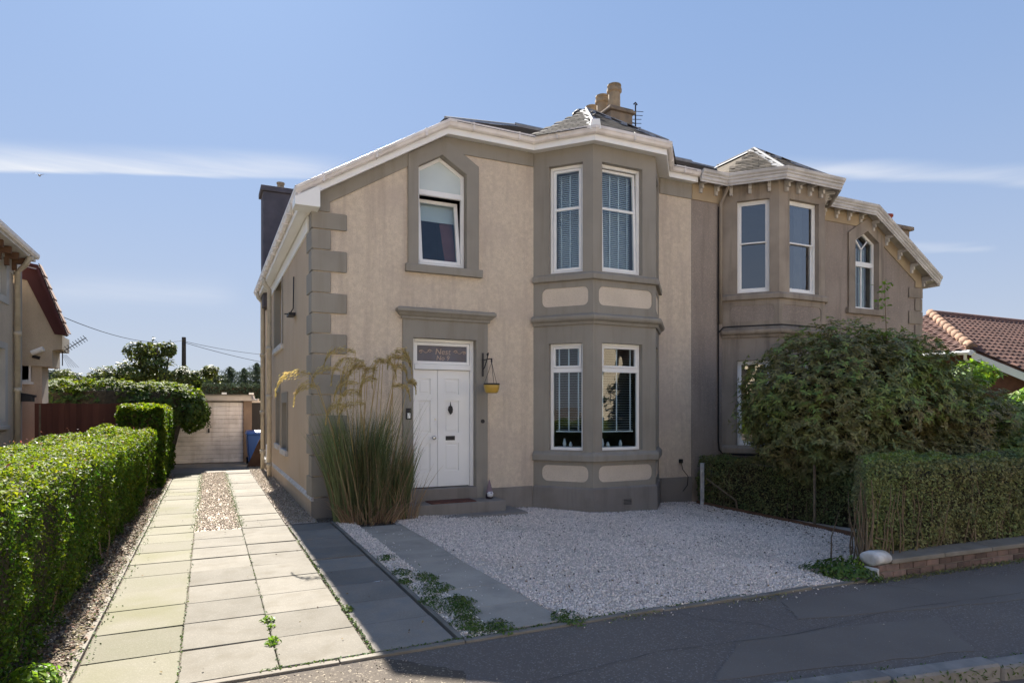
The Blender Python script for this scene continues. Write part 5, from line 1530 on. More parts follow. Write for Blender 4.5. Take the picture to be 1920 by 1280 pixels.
def blades(name, n, cx, cy, r, hmin, hmax, w, mt, parent, lean=0.5, arch=0.5, sx=1.0):
    seg = 6
    a = rng.uniform(0, 2 * math.pi, n); rr = r * np.sqrt(rng.uniform(0, 1, n))
    bx_, by_ = cx + sx * rr * np.cos(a), cy + rr * np.sin(a) * 0.6
    a2 = a + rng.normal(0, 0.6, n); h_ = rng.uniform(hmin, hmax, n)
    ln = lean * (0.25 + rng.uniform(0, 1, n) * 0.9) * (0.4 + rr / r); ar = arch * rng.uniform(0.3, 1.2, n)
    V = np.zeros((n, seg + 1, 2, 3))
    sd = np.stack([-np.sin(a2 + 1.2), np.cos(a2 + 1.2), np.zeros(n)], 1)
    for s_ in range(seg + 1):
        t = s_ / seg
        out_ = h_ * (ln * t + ar * t ** 3 * 0.5)
        zz = h_ * (t - 0.35 * ar * t ** 3)
        c = np.stack([bx_ + np.cos(a2) * out_, by_ + np.sin(a2) * out_ * 0.8, zz - 0.03], 1)
        ww = w * (1 - t ** 2 * 0.92) * 0.5
        V[:, s_, 0] = c - sd * ww; V[:, s_, 1] = c + sd * ww
    V = V.reshape(-1, 3)
    V[:, 1] = np.where(V[:, 0] > 1.42, np.minimum(V[:, 1], FY - 0.06), V[:, 1])
    i = (np.arange(n) * (seg + 1) * 2)[:, None, None] + (np.arange(seg) * 2)[None, :, None]
    F = (i + np.array([0, 1, 3, 2])[None, None]).reshape(-1, 4)
    return np_mesh(name, V, F, mt, parent)


blades('blades', 1350, 2.02, 9.85, 0.31, 0.8, 1.85, 0.015, M['blade'], pg, 0.14, 0.24)
blades('blades', 900, 2.58, 9.85, 0.25, 0.6, 1.30, 0.014, M['blade'], pg, 0.16, 0.2)
blades('dry_blades', 280, 2.25, 9.85, 0.5, 0.7, 1.65, 0.009, M['dry'], pg, 0.2, 0.25)
blades('blades', 320, 2.2, 9.85, 0.42, 1.4, 2.3, 0.007, M['blade'], pg, 0.16, 0.22)
blades('dry_blades', 300, 2.22, 9.72, 0.46, 0.15, 0.5, 0.013, M['dry'], pg, 0.55, 0.9)
blades('dry_blades', 80, 2.82, 9.75, 0.16, 0.4, 0.95, 0.010, M['dry'], pg, 0.4, 0.4)


def plume_geo(base, tip_top, dirx, diry, length, drop, name='plume'):
    """stem rising from base to tip_top then arching over (dirx,diry)"""
    b, tt = Vector(base), Vector(tip_top)
    pts = []
    for s_ in range(7):
        t = s_ / 6; p = b.lerp(tt, t); p.x = b.x + (tt.x - b.x) * t ** 1.5; p.y = b.y + (tt.y - b.y) * t ** 1.5; pts.append(p)
    arc = []
    d = Vector((dirx, diry, 0)).normalized()
    for s_ in range(1, 10):
        t = s_ / 9; arc.append(tt + d * length * math.sin(t * 1.5) + Vector((0, 0, 0.06 * math.sin(t * 3.0) - drop * t ** 2.2)))
    g = MB(); g.tube(pts + arc[:6], [0.0065 - 0.0003 * k for k in range(13)], 4, caps=False)
    vs = g
    A = [tt] + arc
    PP, NN = [], []
    for k in range(260):
        f = rng.uniform(0.02, 0.98) * (len(A) - 1); i = int(f); p = A[i].lerp(A[i + 1], f - i)
        r = 0.022 * math.sin(min(1, (f / (len(A) - 1)) * 1.1 + 0.12) * math.pi) + 0.004
        q = p + Vector(rng.normal(0, r, 3)) + Vector((0, 0, -abs(rng.normal(0, r))))
        PP.append(q); NN.append((A[i + 1] - A[i]).normalized())
    V, F = leaf_geo(np.array(PP), np.array(NN) * 0 + np.array([0, -1.0, 0.2]), 0.055, 0.009, rand=0.5)
    # orient along the arc
    P_ = np.array(PP); D = unit(np.array(NN) + rng.normal(0, 0.25, (len(PP), 3)) + np.array([0, 0, -.25])); Sx = unit(np.cross(D, rng.normal(0, 1, (len(PP), 3))))
    l, w = 0.06, 0.008
    V = np.stack([P_ - D * l / 2, P_ + Sx * w / 2, P_ + D * l / 2, P_ - Sx * w / 2], 1).reshape(-1, 3)
    i = np.arange(len(PP))[:, None] * 4; F = (i + [[0, 1, 2, 3]])
    g.add([tuple(v) for v in V], [tuple(f) for f in F])
    return g.build(name, M['plume'], pg, recalc=False)


random.seed(3)
PL = [((2.0, 9.8), (1.30, 9.35, 2.19), -1, -.3, .50, .34), ((1.95, 9.8), (1.42, 9.4, 2.02), -1, .1, .34, .30), ((1.9, 9.8), (1.75, 9.5, 2.27), -1, -.2, .44, .28),
      ((2.0, 9.8), (1.98, 9.6, 2.56), -1, .1, .46, .30), ((2.1, 9.9), (2.05, 9.7, 2.44), -1, -.1, .42, .42), ((2.1, 9.8), (2.1, 9.6, 2.40), -1, -.2, .36, .46), ((2.15, 9.8), (2.15, 9.7, 2.36), -1, 0, .3, .5),
      ((2.2, 9.8), (2.2, 9.7, 2.32), -1, .2, .42, .5), ((2.1, 9.8), (2.0, 9.5, 2.08), -1, -.1, .36, .3), ((2.1, 9.8), (2.0, 9.5, 1.95), -1, -.3, .34, .34), ((2.2, 9.8), (2.1, 9.5, 1.78), -1, -.2, .42, .34),
      ((2.2, 9.8), (2.32, 9.7, 2.30), -1, 0, .24, .45), ((2.3, 9.8), (2.42, 9.7, 2.44), -1, -.4, .2, .46), ((2.35, 9.8), (2.38, 9.7, 2.42), 1, -.3, .24, .30), ((2.4, 9.8), (2.70, 9.8, 2.50), -1, -.2, .2, .2),
      ((2.4, 9.8), (2.70, 9.8, 2.50), 1, -.2, .2, .28), ((2.5, 9.85), (2.66, 9.85, 2.60), 1, -.1, .22, .26), ((2.45, 9.8), (2.6, 9.8, 2.36), 1, .1, .24, .24), ((2.3, 9.8), (2.55, 9.6, 2.05), 1, -.2, .26, .24),
      ((2.2, 9.8), (2.3, 9.6, 2.15), -1, -.3, .3, .3), ((2.5, 9.8), (2.85, 9.8, 2.12), 1, -.2, .12, .2), ((2.1, 9.7), (1.8, 9.4, 1.75), -1, -.2, .3, .3)]
for (b, t_, dx, dy, ln, dr) in PL:
    plume_geo((b[0] + rng.normal(0, .08), b[1], 0), t_, dx, dy, ln, dr)

# ------------------------------------------------------------------ brick garden wall on the right
bw = thing('garden_wall', 'low dark red brick wall with concrete coping and a white painted end', 'wall', (10, 4.45, -.1))
bm_ = beveled_box('brick', 0.213, 0.10, 0.063, 0.005, M['brick'])
hm = beveled_box('half_brick', 0.10, 0.10, 0.063, 0.005, M['brick'])
for r in range(2):
    x = 6.27 + (0.11 if r % 2 else 0)
    if r % 2: piece(hm, 'brick', bw, Matrix.Translation((6.27 + 0.05, 4.395, gz(6.3, 4.4) + 0.035 + r * 0.075)))
    while x < 14.0:
        z = gz(x + .1, 4.4) + 0.035 + r * 0.075
        piece(bm_, 'brick', bw, Matrix.Translation((x + 0.107, 4.395 + random.uniform(-.003, .003), z)) @ Matrix.Rotation(0.02, 4, 'Y'))
        x += 0.223
g = MB()
xs_ = np.linspace(6.275, 14.2, 12)
for a, b in zip(xs_[:-1], xs_[1:]):
    g.hexa([(a, 4.357, gz(a, 4.4) - .2), (b, 4.357, gz(b, 4.4) - .2), (b, 4.56, gz(b, 4.4) - .2), (a, 4.56, gz(a, 4.4) - .2), (a, 4.357, gz(a, 4.4) + .145), (b, 4.357, gz(b, 4.4) + .145), (b, 4.56, gz(b, 4.4) + .145), (a, 4.56, gz(a, 4.4) + .145)])
g.build('mortar', M['mortar'], bw)
x = 6.45
while x < 14:
    a, b = x, x + 0.9
    g = MB(); za, zb = gz(a, 4.4) + .147, gz(b, 4.4) + .147
    g.hexa([(a + .003, 4.325, za), (b - .003, 4.325, zb), (b - .003, 4.58, zb), (a + .003, 4.58, za), (a + .003, 4.33, za + .05), (b - .003, 4.33, zb + .05), (b - .003, 4.57, zb + .07), (a + .003, 4.57, za + .07)])
    g.build('coping_stone', M['conc'], bw, bevel=0.01); x += 0.9
g = MB(); g.tube([(6.235, 4.45, 0.12), (6.24, 4.45, 0.12), (6.30, 4.45, 0.125), (6.45, 4.45, 0.12)], [0.06, 0.10, 0.105, 0.10], 16)
o = g.build('wall_end', M['whitepaint'], bw, smooth=True)
for v in o.data.vertices: v.co.z = 0.135 + (v.co.z - 0.12) * 0.72; v.co.y = 4.44 + (v.co.y - 4.45) * 1.1
g = MB(); g.box(6.235, 6.265, 4.34, 4.5, gz(6.2, 4.4) - .02, 0.05); g.build('wall_end_base', M['whitepaint'], bw, bevel=0.012)
# old posts of the boundary hedge
for (x, y, h_, lab) in ((8.99, 10.0, 0.84, 'flaking pale post at the house end of the boundary hedge'), (8.80, 7.2, 0.98, 'thin brown post halfway along the boundary hedge')):
    w_ = .03 if y > 9 else .017
    g = MB(); g.box(x - w_, x + w_, y - w_, y + w_, gz(x, y) - .1, gz(x, y) + h_)
    tag(g.build('fence_post', M['whitepaint'] if y > 9 else M['twig'], bevel=0.006), lab, 'post')
g = MB(); g.tube([(9.05, 9.95, 0.30), (9.1, 9.2, -.05)], 0.018, 5); g.tube([(9.1, 9.2, -.05), (9.1, 9.15, gz(9.1, 9.1) - .05)], 0.018, 5)
tag(g.build('prop_stick', M['twig']), 'slanting pale stick leaning against the hedge post', 'stick')

# ------------------------------------------------------------------ back of the drive: garage, bin, ivy, fence
gr = thing('garage', 'single garage with white ribbed up and over door at the end of the drive', 'garage', (0, 22.6, 0))
g = MB(); g.box(-1.2, -0.98, 22.1, 27, -.1, 1.95); g.box(1.02, 1.27, 22.1, 27, -.1, 1.95); g.box(-1.2, 1.27, 26.8, 27, -.1, 1.95); g.build('wall', M['garagew'], gr)
g = MB(); g.box(-1.26, 1.34, 22.0, 27.1, 1.95, 2.12); g.build('roof', M['cap'], gr, bevel=0.01)
g = MB(); g.box(-1.26, 1.34, 21.97, 27.1, 2.12, 2.15); g.build('roof_felt', M['conc'], gr)
rib = beveled_box('door_slat', 1.99, 0.03, 0.131, 0.012, M['garage'])
for k in range(14): piece(rib, 'door_slat', gr, Matrix.Translation((0.02, 22.17, 0.075 + k * 0.1355)))
g = MB(); g.box(-0.97, 1.01, 22.19, 22.2, 0.0, 1.95); g.build('door_back', M['conc'], gr)
g = MB(); g.box(0.0, 0.045, 22.12, 22.16, 0.95, 1.08); g.build('handle', M['black'], gr)
for x_ in (0.46, 1.25):
    g = MB(); g.box(x_ - .07, x_ + .07, 22.0, 22.12, 2.15, 2.21); g.build('roof_clip', M['white'], gr)
g = MB(); g.tube([(1.30, 21.98, 2.1), (1.33, 21.9, 1.98), (1.42, 21.85, 1.97), (1.46, 21.85, 2.02)], 0.035, 8); g.build('drain_elbow', M['cap'], gr)
sd_ = thing('garden_shed', 'dark shed with a pale head board behind the blue bin', 'shed', (2.0, 23.5, 0))
g = MB(); g.box(1.3, 3.2, 23.0, 25.0, -.1, 1.9); g.build('body', M['dark'], sd_)
g = MB(); g.box(1.28, 3.25, 22.95, 25.0, 1.9, 1.97); g.build('head_board', M['cap'], sd_)
bn = thing('wheelie_bin', 'blue wheelie bin standing between the garage and the house', 'wheelie bin', (1.38, 21.3, 0))
g = MB(); g.hexa([(1.13, 21.05, 0.05), (1.58, 21.05, 0.05), (1.58, 21.6, 0.05), (1.13, 21.6, 0.05), (1.06, 20.98, .92), (1.64, 20.98, .92), (1.64, 21.7, .92), (1.06, 21.7, .92)]); g.build('body', M['bin'], bn, bevel=0.03)
g = MB(); g.hexa([(1.03, 20.94, .92), (1.67, 20.94, .92), (1.67, 21.74, .92), (1.03, 21.74, .92), (1.08, 21.0, .99), (1.62, 21.0, .99), (1.62, 21.7, 1.03), (1.08, 21.7, 1.03)]); g.build('lid', M['bin'], bn, bevel=0.02)
for x_ in (1.11, 1.60):
    g = MB(); g.tube([(x_ - .03, 21.6, 0.1), (x_ + .03, 21.6, 0.1)], 0.1, 14); g.build('wheel', M['rubber'], bn)
g = MB(); g.tube([(1.15, 21.74, .9), (1.15, 21.8, .93), (1.55, 21.8, .93), (1.55, 21.74, .9)], 0.015, 6); g.build('handle', M['bin'], bn)
g = MB(); g.prism([(1.02, 20.2, -.01), (1.42, 20.2, -.01), (1.42, 20.2, 0.85), (1.36, 20.2, 0.78)], (0, 0.04, 0.0))
tag(g.build('plank', M['wood'], bevel=0.005), 'brown board leaning in front of the blue bin', 'board')

# fence of the left neighbour
fn = thing('fence', 'red brown stained close boarded fence between the left house and the hedge', 'fence', (-2.4, 17.2, 0))
fb = beveled_box('board', 0.112, 0.02, 1.78, 0.004, M['fence'])
x = -3.44; k = 0
while x < -1.32:
    gap = 0.02 if x > -1.95 and k % 2 else 0.0
    piece(fb, 'board', fn, Matrix.Translation((x + 0.057, 17.2 + (0.012 if k % 2 else 0), 0.93 + random.uniform(-.008, .008))) @ Matrix.Rotation(random.uniform(-.004, .004), 4, 'Y'))
    x += 0.108 + gap + (0.03 if x > -1.95 else 0); k += 1
for z in (0.35, 1.5):
    g = MB(); g.box(-3.44, -1.3, 17.235, 17.28, z, z + .08); g.build('rail', M['fence'], fn)
for x_ in (-3.40, -1.75):
    g = MB(); g.box(x_ - .04, x_ + .04, 17.235, 17.32, -.1, 1.75); g.build('post', M['fence'], fn)
g = MB(); g.box(-3.36, -3.325, 17.17, 17.19, 0.3, 1.8); g.build('cover_strip', M['twig'], fn)

# ivy hedge over the fence and garage roof
iv = thing('ivy_hedge', 'overgrown sunlit ivy mound spilling over the fence and the garage corner', 'ivy', (-2, 20, 0))
blv = [(-3.5, 20.4, 1.75, 1.1, .8, .68), (-2.4, 20.3, 1.8, 1.2, .8, .66), (-1.4, 20.6, 1.75, 1.1, .8, .68), (-0.75, 21.2, 1.78, .75, .65, .58), (-4.6, 20.5, 1.7, 1.0, .8, .66), (-0.42, 21.5, 1.55, .42, .4, .55)]
whorl_cloud('foliage', blv, 9500, 0.085, 0.06, M['ivy'], iv, per=4, shell=0.8, seed=12, gap=-0.1, droop=0.3)
whorl_cloud('top_foliage', [(b[0], b[1], b[2] + .04, b[3], b[4], b[5]) for b in blv], 5200, 0.08, 0.05, M['hedgey'], iv, per=4, shell=0.95, seed=12, gap=0.0, floor=2.12, droop=0.2)
P = []
for k in range(34):
    x_ = -0.78 + rng.uniform(0, 0.85); L_ = rng.uniform(0.2, 0.75) * (1 - 0.5 * abs(x_ + 0.2))
    for j in range(36): P.append((x_ + rng.normal(0, .03), 21.85 + rng.normal(0, .05), 1.75 - L_ * rng.uniform(0, 1)))
P = np.array(P); leaves('trailing_foliage', P, np.tile([[0, -1, .2]], (len(P), 1)), 0.075, 0.03, M['ivy'], iv, rand=0.7, droop=1.5)
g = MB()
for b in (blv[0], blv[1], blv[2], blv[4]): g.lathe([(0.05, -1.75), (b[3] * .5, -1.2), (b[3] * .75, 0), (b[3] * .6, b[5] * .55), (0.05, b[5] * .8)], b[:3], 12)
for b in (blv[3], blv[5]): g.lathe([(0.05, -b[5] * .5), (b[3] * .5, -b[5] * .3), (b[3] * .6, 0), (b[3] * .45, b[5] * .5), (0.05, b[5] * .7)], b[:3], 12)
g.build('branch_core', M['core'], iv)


def tree(name, label, base, tips, blobs, n, L, W, mt, r0=0.12, per=5, seed=1, gap=0.05, cat='tree', group=None, shell=0.5, droop=0.3):
    t = thing(name, label, cat, base, group)
    limbs(t, base, tips, r0, bend=0.6)
    whorl_cloud('crown', blobs, n, L, W, mt, t, per=per, shell=shell, seed=seed, gap=gap, droop=droop)
    return t


tree('tree', 'loose leafy tree rising behind the ivy beside the pole', (-2.2, 31, -.1), [(-2.6, 31, 4.0), (-1.9, 31, 4.4), (-1.5, 31, 4.0), (-2.9, 31, 3.2)],
     [(-2.75, 31, 4.1, .45, .5, .42), (-2.1, 31, 4.3, .6, .5, .5), (-1.55, 31, 4.25, .35, .4, .35), (-2.2, 31, 3.6, .7, .7, .5), (-1.6, 31, 3.2, .9, .8, .6), (-2.9, 31, 3.2, .9, .8, .5)], 3600, 0.10, 0.065, M['tree'], 0.10, seed=3, gap=0.42)
tree('tree', 'low spreading tree with gaps left of the pole', (-4.4, 31, -.1), [(-4.9, 31, 2.9), (-3.9, 31, 3.0)],
     [(-4.9, 31, 2.9, .8, .6, .42), (-3.9, 31, 2.95, .8, .6, .5), (-3.2, 31, 2.8, .7, .6, .5)], 1900, 0.095, 0.06, M['tree'], 0.08, seed=5, gap=0.42)
tree('tree', 'small dark round tree beside the left house extension', (-5.6, 33, -.1), [(-5.6, 33, 2.8)], [(-5.7, 33, 2.9, .75, .6, .5), (-5.1, 33, 2.7, .5, .5, .4)], 800, 0.14, 0.07, M['conif'], 0.08, seed=8, gap=0)
tree('tree', 'leafy bush tree right of the pole over the garage roof', (-0.5, 30, -.1), [(-0.6, 30, 2.9), (0.2, 30, 2.9)],
     [(-0.9, 30, 2.9, .7, .6, .55), (-0.1, 30, 2.75, .7, .6, .6), (0.1, 30, 3.2, .4, .4, .35)], 2000, 0.095, 0.06, M['tree'], 0.09, seed=7, gap=0.3)
tree('tree', 'wide low tree filling the skyline left of the tall leafy tree', (-3.0, 34, -.1), [(-3.4, 34, 2.9), (-2.2, 34, 2.9)],
     [(-3.8, 34, 2.9, 1.1, .7, .5), (-2.4, 34, 2.9, 1.2, .7, .55), (-1.2, 34, 2.9, 1.1, .7, .6), (0.0, 34, 2.9, 1.0, .7, .6)], 3200, 0.11, 0.07, M['tree'], 0.09, seed=15, gap=0.1)
cps = ['furthest left, beside the leafy bush tree', 'second from the left', 'in the middle of the row', 'second from the right', 'furthest right, against the house wall']
for i, (x_, h_) in enumerate(((0.35, 3.25), (0.9, 3.6), (1.5, 3.55), (2.05, 3.8), (2.65, 3.5))):
    t = thing('conifer', 'feathery dark conifer behind the garage, ' + cps[i], 'conifer', (x_, 32, -.1), 'conifers behind the garage')
    limbs(t, (x_, 32, -.1), [(x_, 32, h_)], 0.06)
    n = 3600; z = rng.uniform(0.3, 1, n) ** 0.7 * h_; r = (h_ - z) * 1.0 + 0.02; r = np.minimum(r, 0.58)
    a = rng.uniform(0, 6.28, n); q = r * rng.uniform(0.1, 1.3, n) * (1 + 0.7 * np.sin(z * (9 + i) + a * (2 + i % 2) + i * 2.1))
    P = np.stack([x_ + q * np.cos(a), 32 + q * np.sin(a), z], 1)
    leaves('crown', P, np.stack([np.cos(a), np.sin(a), np.full(n, .3)], 1), 0.14, 0.03, M['conif'], t, rand=0.6)
hd = thing('hedge', 'dark clipped hedge behind the garage roof', 'hedge', (1.5, 29, 0))
g = MB(); g.box(-0.2, 4.5, 28.6, 29.4, -.1, 2.6); g.build('branch_core', M['core'], hd)
n = 6000; P = np.stack([rng.uniform(-.2, 4.5, n), 28.55 + rng.normal(0, .05, n), rng.uniform(1.2, 2.75, n)], 1)
leaves('foliage', P, np.tile([[0, -1, .3]], (n, 1)), 0.09, 0.05, M['conif'], hd)

# pole and wires
pl_ = thing('utility_pole', 'dark wooden pole carrying overhead wires behind the ivy', 'pole', (-0.97, 32, -.1))
g = MB(); g.tube([(-0.97, 32, -.2), (-0.97, 32, 4.88)], [0.11, 0.085], 10); g.build('post', M['pole'], pl_)
g = MB(); g.tube([(-0.97, 31.92, 4.55), (-0.93, 31.85, 4.6)], 0.04, 6); g.build('insulator', M['black'], pl_)


def wire(a, b, sag, parent, r=0.012):
    a, b = Vector(a), Vector(b); pts = []
    for k in range(17):
        t = k / 16; p = a.lerp(b, t); p.z -= sag * 4 * t * (1 - t); pts.append(p)
    g = MB(); g.tube(pts, r, 4, caps=False); g.build('wire', M['pole'], parent, recalc=False)


wire((-3.35, 18.1, 3.98), (-0.97, 32, 4.75), 0.35, pl_, 0.009)
wire((-0.97, 32, 4.7), (6.0, 40, 4.9), 0.25, pl_); wire((-0.97, 32, 4.65), (6.0, 38, 3.9), 0.2, pl_)

# ------------------------------------------------------------------ left neighbour
ln = thing('neighbour_house', 'pale roughcast house cut by the left edge of the picture, with a maroon gabled extension', 'house', (-6.5, 14, 0))
TL = lambda u, n, z: (-3.75 + n, u, z)
g = MB(TL); g.plate(rect(10.6, 17.5, -.5, 4.9), [rect(15.19, 16.31, 3.99, 4.79), rect(14.99, 16.21, 1.44, 2.93)], 0, -0.25); g.build('side_wall', M['wallL'], ln)
g = MB(); g.box(-10, -4.0, 10.6, 10.85, -.5, 4.9); g.build('front_wall', M['wallL'], ln)
g = MB(); g.box(-10, -4.0, 17.25, 17.5, -.5, 4.9); g.build('back_wall', M['wallL'], ln)
g = MB(TL); g.box(17.05, 17.505, 0, 0.02, -.3, 4.9); g.box(16.3, 17.05, 0, .015, 4.55, 4.9); g.plate(rect(15.0, 16.5, 3.85, 4.9), [rect(15.2, 16.3, 4.0, 4.78)], 0.02, -.08); g.plate(rect(14.8, 16.4, 1.3, 3.05), [rect(15.0, 16.2, 1.45, 2.92)], 0.02, -.08)
g.build('margin', M['marginL'], ln)
for (ya, yb, za, zb) in ((15.2, 16.3, 4.0, 4.78), (15.0, 16.2, 1.45, 2.92)):
    g = MB(TL); g.ring(ya, yb, za, zb, 0.06, -.14, -.083); w_ = g.build('window', M['white'], ln)
    g = MB(TL); g.box(ya + .06, yb - .06, -.12, -.115, za + .06, zb - .06); g.build('pane', M['glass'], w_)
g = MB(TL); g.box(14.8, 16.4, 0.0, 0.06, 1.28, 1.36); g.build('window_sill', M['marginL'], ln, bevel=.01)
g = MB(); g.prism([(-10, 10.3, 4.98), (-3.4, 10.3, 4.98), (-5.6, 12.0, 6.3), (-10, 12.0, 6.3)], (0, 0, .08)); g.prism([(-3.4, 10.3, 4.98), (-3.4, 17.15, 4.98), (-5.6, 15.5, 6.3), (-5.6, 12.0, 6.3)], (0, 0, .08)); g.prism([(-3.4, 17.15, 4.98), (-10, 17.15, 4.98), (-10, 15.5, 6.3), (-5.6, 15.5, 6.3)], (0, 0, .08))
g.prism([(-10, 12.0, 6.3), (-5.6, 12.0, 6.3), (-5.6, 15.5, 6.3), (-10, 15.5, 6.3)], (0, 0, .08)); g.build('roof', M['slate'], ln)
sofL = [(0, -.06), (.33, -.06), (.35, -.06), (.35, .07), (.33, .07), (0, 0)]
gutL = [(.352, 0.0), (.39, -.01), (.42, .03), (.43, .09), (.41, .09), (.352, .07)]
pthL = [(-3.75, 10.2, 4.96), (-3.75, 17.1, 4.96)]
g = MB(); g.sweep(pthL, sofL); g.build('fascia', M['whitew'], ln); g = MB(); g.sweep(pthL, gutL); g.build('gutter', M['gutter'], ln)
for y in np.arange(14.5, 17, .55):
    g = MB(); g.box(-3.74, -3.5, y, y + .07, 4.76, 4.89); g.box(-3.74, -3.66, y, y + .07, 4.62, 4.76); g.build('eave_bracket', M['wood'], ln)
g = MB(); g.tube([(-3.38, 16.6, 4.93), (-3.5, 16.7, 4.75), (-3.68, 16.9, 4.62), (-3.68, 16.9, -.05)], 0.055, 10)
for z in (3.3, 2.1, .9): g.tube([(-3.68, 16.9, z - .05), (-3.68, 16.9, z + .05)], .072, 10)
g.build('downpipe', M['pipe'], ln, smooth=True)
g = MB(); g.box(-3.72, -3.5, 17.2, 17.5, 1.86, 1.98) ; g.prism([(-3.72, 17.35, 1.92), (-3.45, 17.35, 1.96), (-3.45, 17.35, 2.0), (-3.72, 17.35, 2.05)], (0, .1, 0)); g.build('wall_lamp', M['black'], ln)
# extension: gable wall facing us
TE = lambda u, n, z: (u, 18.0 - n, z)
g = MB(TE)
g.plate([(-6.5, -.5), (-3.46, -.5), (-3.46, 2.68), (-6.5, 2.85)], [rect(-4.21, -3.66, 2.30, 2.73)], 0, -.25); g.build('lower_wall', M['wallL'], ln)
g = MB(TE); g.plate([(-6.5, 2.85), (-3.25, 2.66), (-3.25, 3.05), (-3.06, 3.08), (-3.06, 3.45), (-3.62, 4.85), (-6.5, 4.9)], [], .08, -.2); g.build('gable_wall', M['wallL'], ln)
g = MB(); g.box(-6.4, -3.47, 18.26, 18.7, -.5, 2.8); g.box(-6.4, -3.28, 18.21, 18.95, 2.68, 3.06); g.box(-6.4, -3.09, 18.21, 18.95, 3.06, 3.4); g.build('back_wall', M['wallL'], ln)
g = MB(TE); g.ring(-4.2, -3.67, 2.32, 2.72, .04, -.08, 0.01); w_ = g.build('window', M['white'], ln)
g = MB(TE); g.box(-4.16, -3.71, -.04, -.035, 2.36, 2.68); g.build('pane', M['glass'], w_)
g = MB(TE); g.box(-4.25, -3.62, -.05, .05, 2.26, 2.315); g.build('window_sill', M['white'], ln)
g = MB(TE)
g.prism([(-3.88, .085, 4.95), (-3.50, .085, 4.88), (-3.02, .085, 3.40), (-3.20, .085, 3.42), (-3.72, .085, 4.62), (-3.88, .085, 4.66)], (0, .04, 0)); g.build('bargeboard', M['maroon'], ln)
g = MB(); g.hexa([(-3.88, 17.65, 4.97), (-3.49, 17.65, 4.90), (-3.49, 18.0, 4.90), (-3.88, 18.0, 4.97), (-3.88, 17.65, 5.02), (-3.47, 17.65, 4.95), (-3.47, 18.0, 4.95), (-3.88, 18.0, 5.02)])
g.hexa([(-3.5, 17.65, 4.86), (-2.99, 17.65, 3.38), (-2.99, 18.0, 3.38), (-3.5, 18.0, 4.86), (-3.47, 17.65, 4.93), (-2.94, 17.65, 3.42), (-2.94, 18.0, 3.42), (-3.47, 18.0, 4.93)])
g.build('extension_roof', M['maroon'], ln)
tm = beveled_box('roof_tile', .3, .3, .02, .006, M['tileL'])
sl_ = Vector((-2.94 + 3.47, 0, 3.42 - 4.93)).normalized()
for r in range(6):
    for c in range(1):
        p = Vector((-3.47, 17.68 + c * .31 + .1, 4.95)) + sl_ * (r * .27 + .13)
        R = Matrix.Rotation(-math.atan2(sl_.z, sl_.x), 4, 'Y') if False else Matrix.Rotation(math.atan2(-sl_.z, sl_.x) - .06, 4, 'Y')
        piece(tm, 'roof_tile', ln, Matrix.Translation(p + Vector((.03, 0, .015))) @ R)
g = MB(); g.lathe([(0.05, 0), (0.07, .02), (.07, .1), (.05, .12)], (0, 0, 0), 10)
g = MB(); g.tube([(-3.62, 17.85, 2.97), (-3.40, 17.8, 3.07)], 0.06, 10); g.build('floodlight', M['white'], ln)
g = MB(); g.tube([(-3.62, 17.9, 2.9), (-3.48, 17.9, 2.86)], .035, 8); g.build('floodlight_bracket', M['black'], ln)
ar = MB()
ar.tube([(-3.12, 18.3, 3.05), (-2.63, 18.2, 3.40)], .009, 5); ar.tube([(-3.12, 18.3, 2.72), (-3.12, 18.3, 3.12)], .012, 5)
for k in range(9):
    t = k / 8; p = Vector((-3.08, 18.28, 3.08)).lerp(Vector((-2.65, 18.2, 3.385)), t)
    ar.tube([p + Vector((-.03, -.12, .05)), p + Vector((.03, .12, -.05))], .007, 4)
for k in range(5): ar.tube([(-3.12 + .02 * k, 18.25, 2.98), (-2.98 + .05 * k, 18.2, 2.68)], .004, 4)
ar.build('tv_aerial', M['black'], ln)

# white car beyond the hedge
car = thing('parked_car', 'white parked car mostly hidden behind the left hedge', 'car', (-3.0, 6.9, 0))
def carbody(m):
    prof = [(4.85, .35), (4.9, .75), (5.9, .95), (6.5, 1.33), (7.9, 1.38), (8.7, 1.22), (9.05, .85), (9.1, .4)]
    n = len(prof); vs = []
    for xx, ins in ((-3.85, 0), (-3.8, .0), (-2.2, 0), (-2.15, 0)):
        for (y, z) in prof:
            k = 1 if abs(xx + 3) > .82 else 0
            vs.append((xx + (0.12 * (z > 1.0)) * (1 if xx < -3 else -1), y, z - .03 * k))
    fs = []
    for j in range(3):
        for i in range(n - 1): fs.append((j * n + i, j * n + i + 1, (j + 1) * n + i + 1, (j + 1) * n + i))
    fs.append(tuple(range(n))); fs.append(tuple(3 * n + i for i in range(n)))
    fs.append((0, n - 1, 4 * n - 1, 3 * n))
    m.add(vs, fs)
g = MB(); carbody(g); g.build('body', M['carw'], car, bevel=.04)
M['carg'] = mat('dark_car_glass', (.02, .025, .03), .05, spec=.8)
g = MB(); g.hexa([(-2.145, 6.15, .92), (-2.145, 8.55, .92), (-2.14, 8.3, 1.2), (-2.14, 6.6, 1.2), (-2.2, 6.15, .92), (-2.2, 8.55, .92), (-2.24, 8.3, 1.25), (-2.24, 6.6, 1.25)]); g.build('side_window', M['carg'], car)
for (xx, y) in ((-3.85, 5.6), (-3.85, 8.3), (-2.35, 5.6), (-2.35, 8.3)):
    g = MB(); g.tube([(xx, y, .31), (xx + .2, y, .31)], .31, 18); w_ = g.build('wheel', M['rubber'], car)
    g = MB(); g.tube([(xx - .005, y, .31), (xx + .205, y, .31)], .2, 14); g.build('rim', M['chrome'], w_)
tag(sheet('neighbour_drive', -9, -2.05, 4.4, 10.5, -0.008, M['conc'], 2, 2), 'concrete hardstanding of the left neighbour', kind='structure')

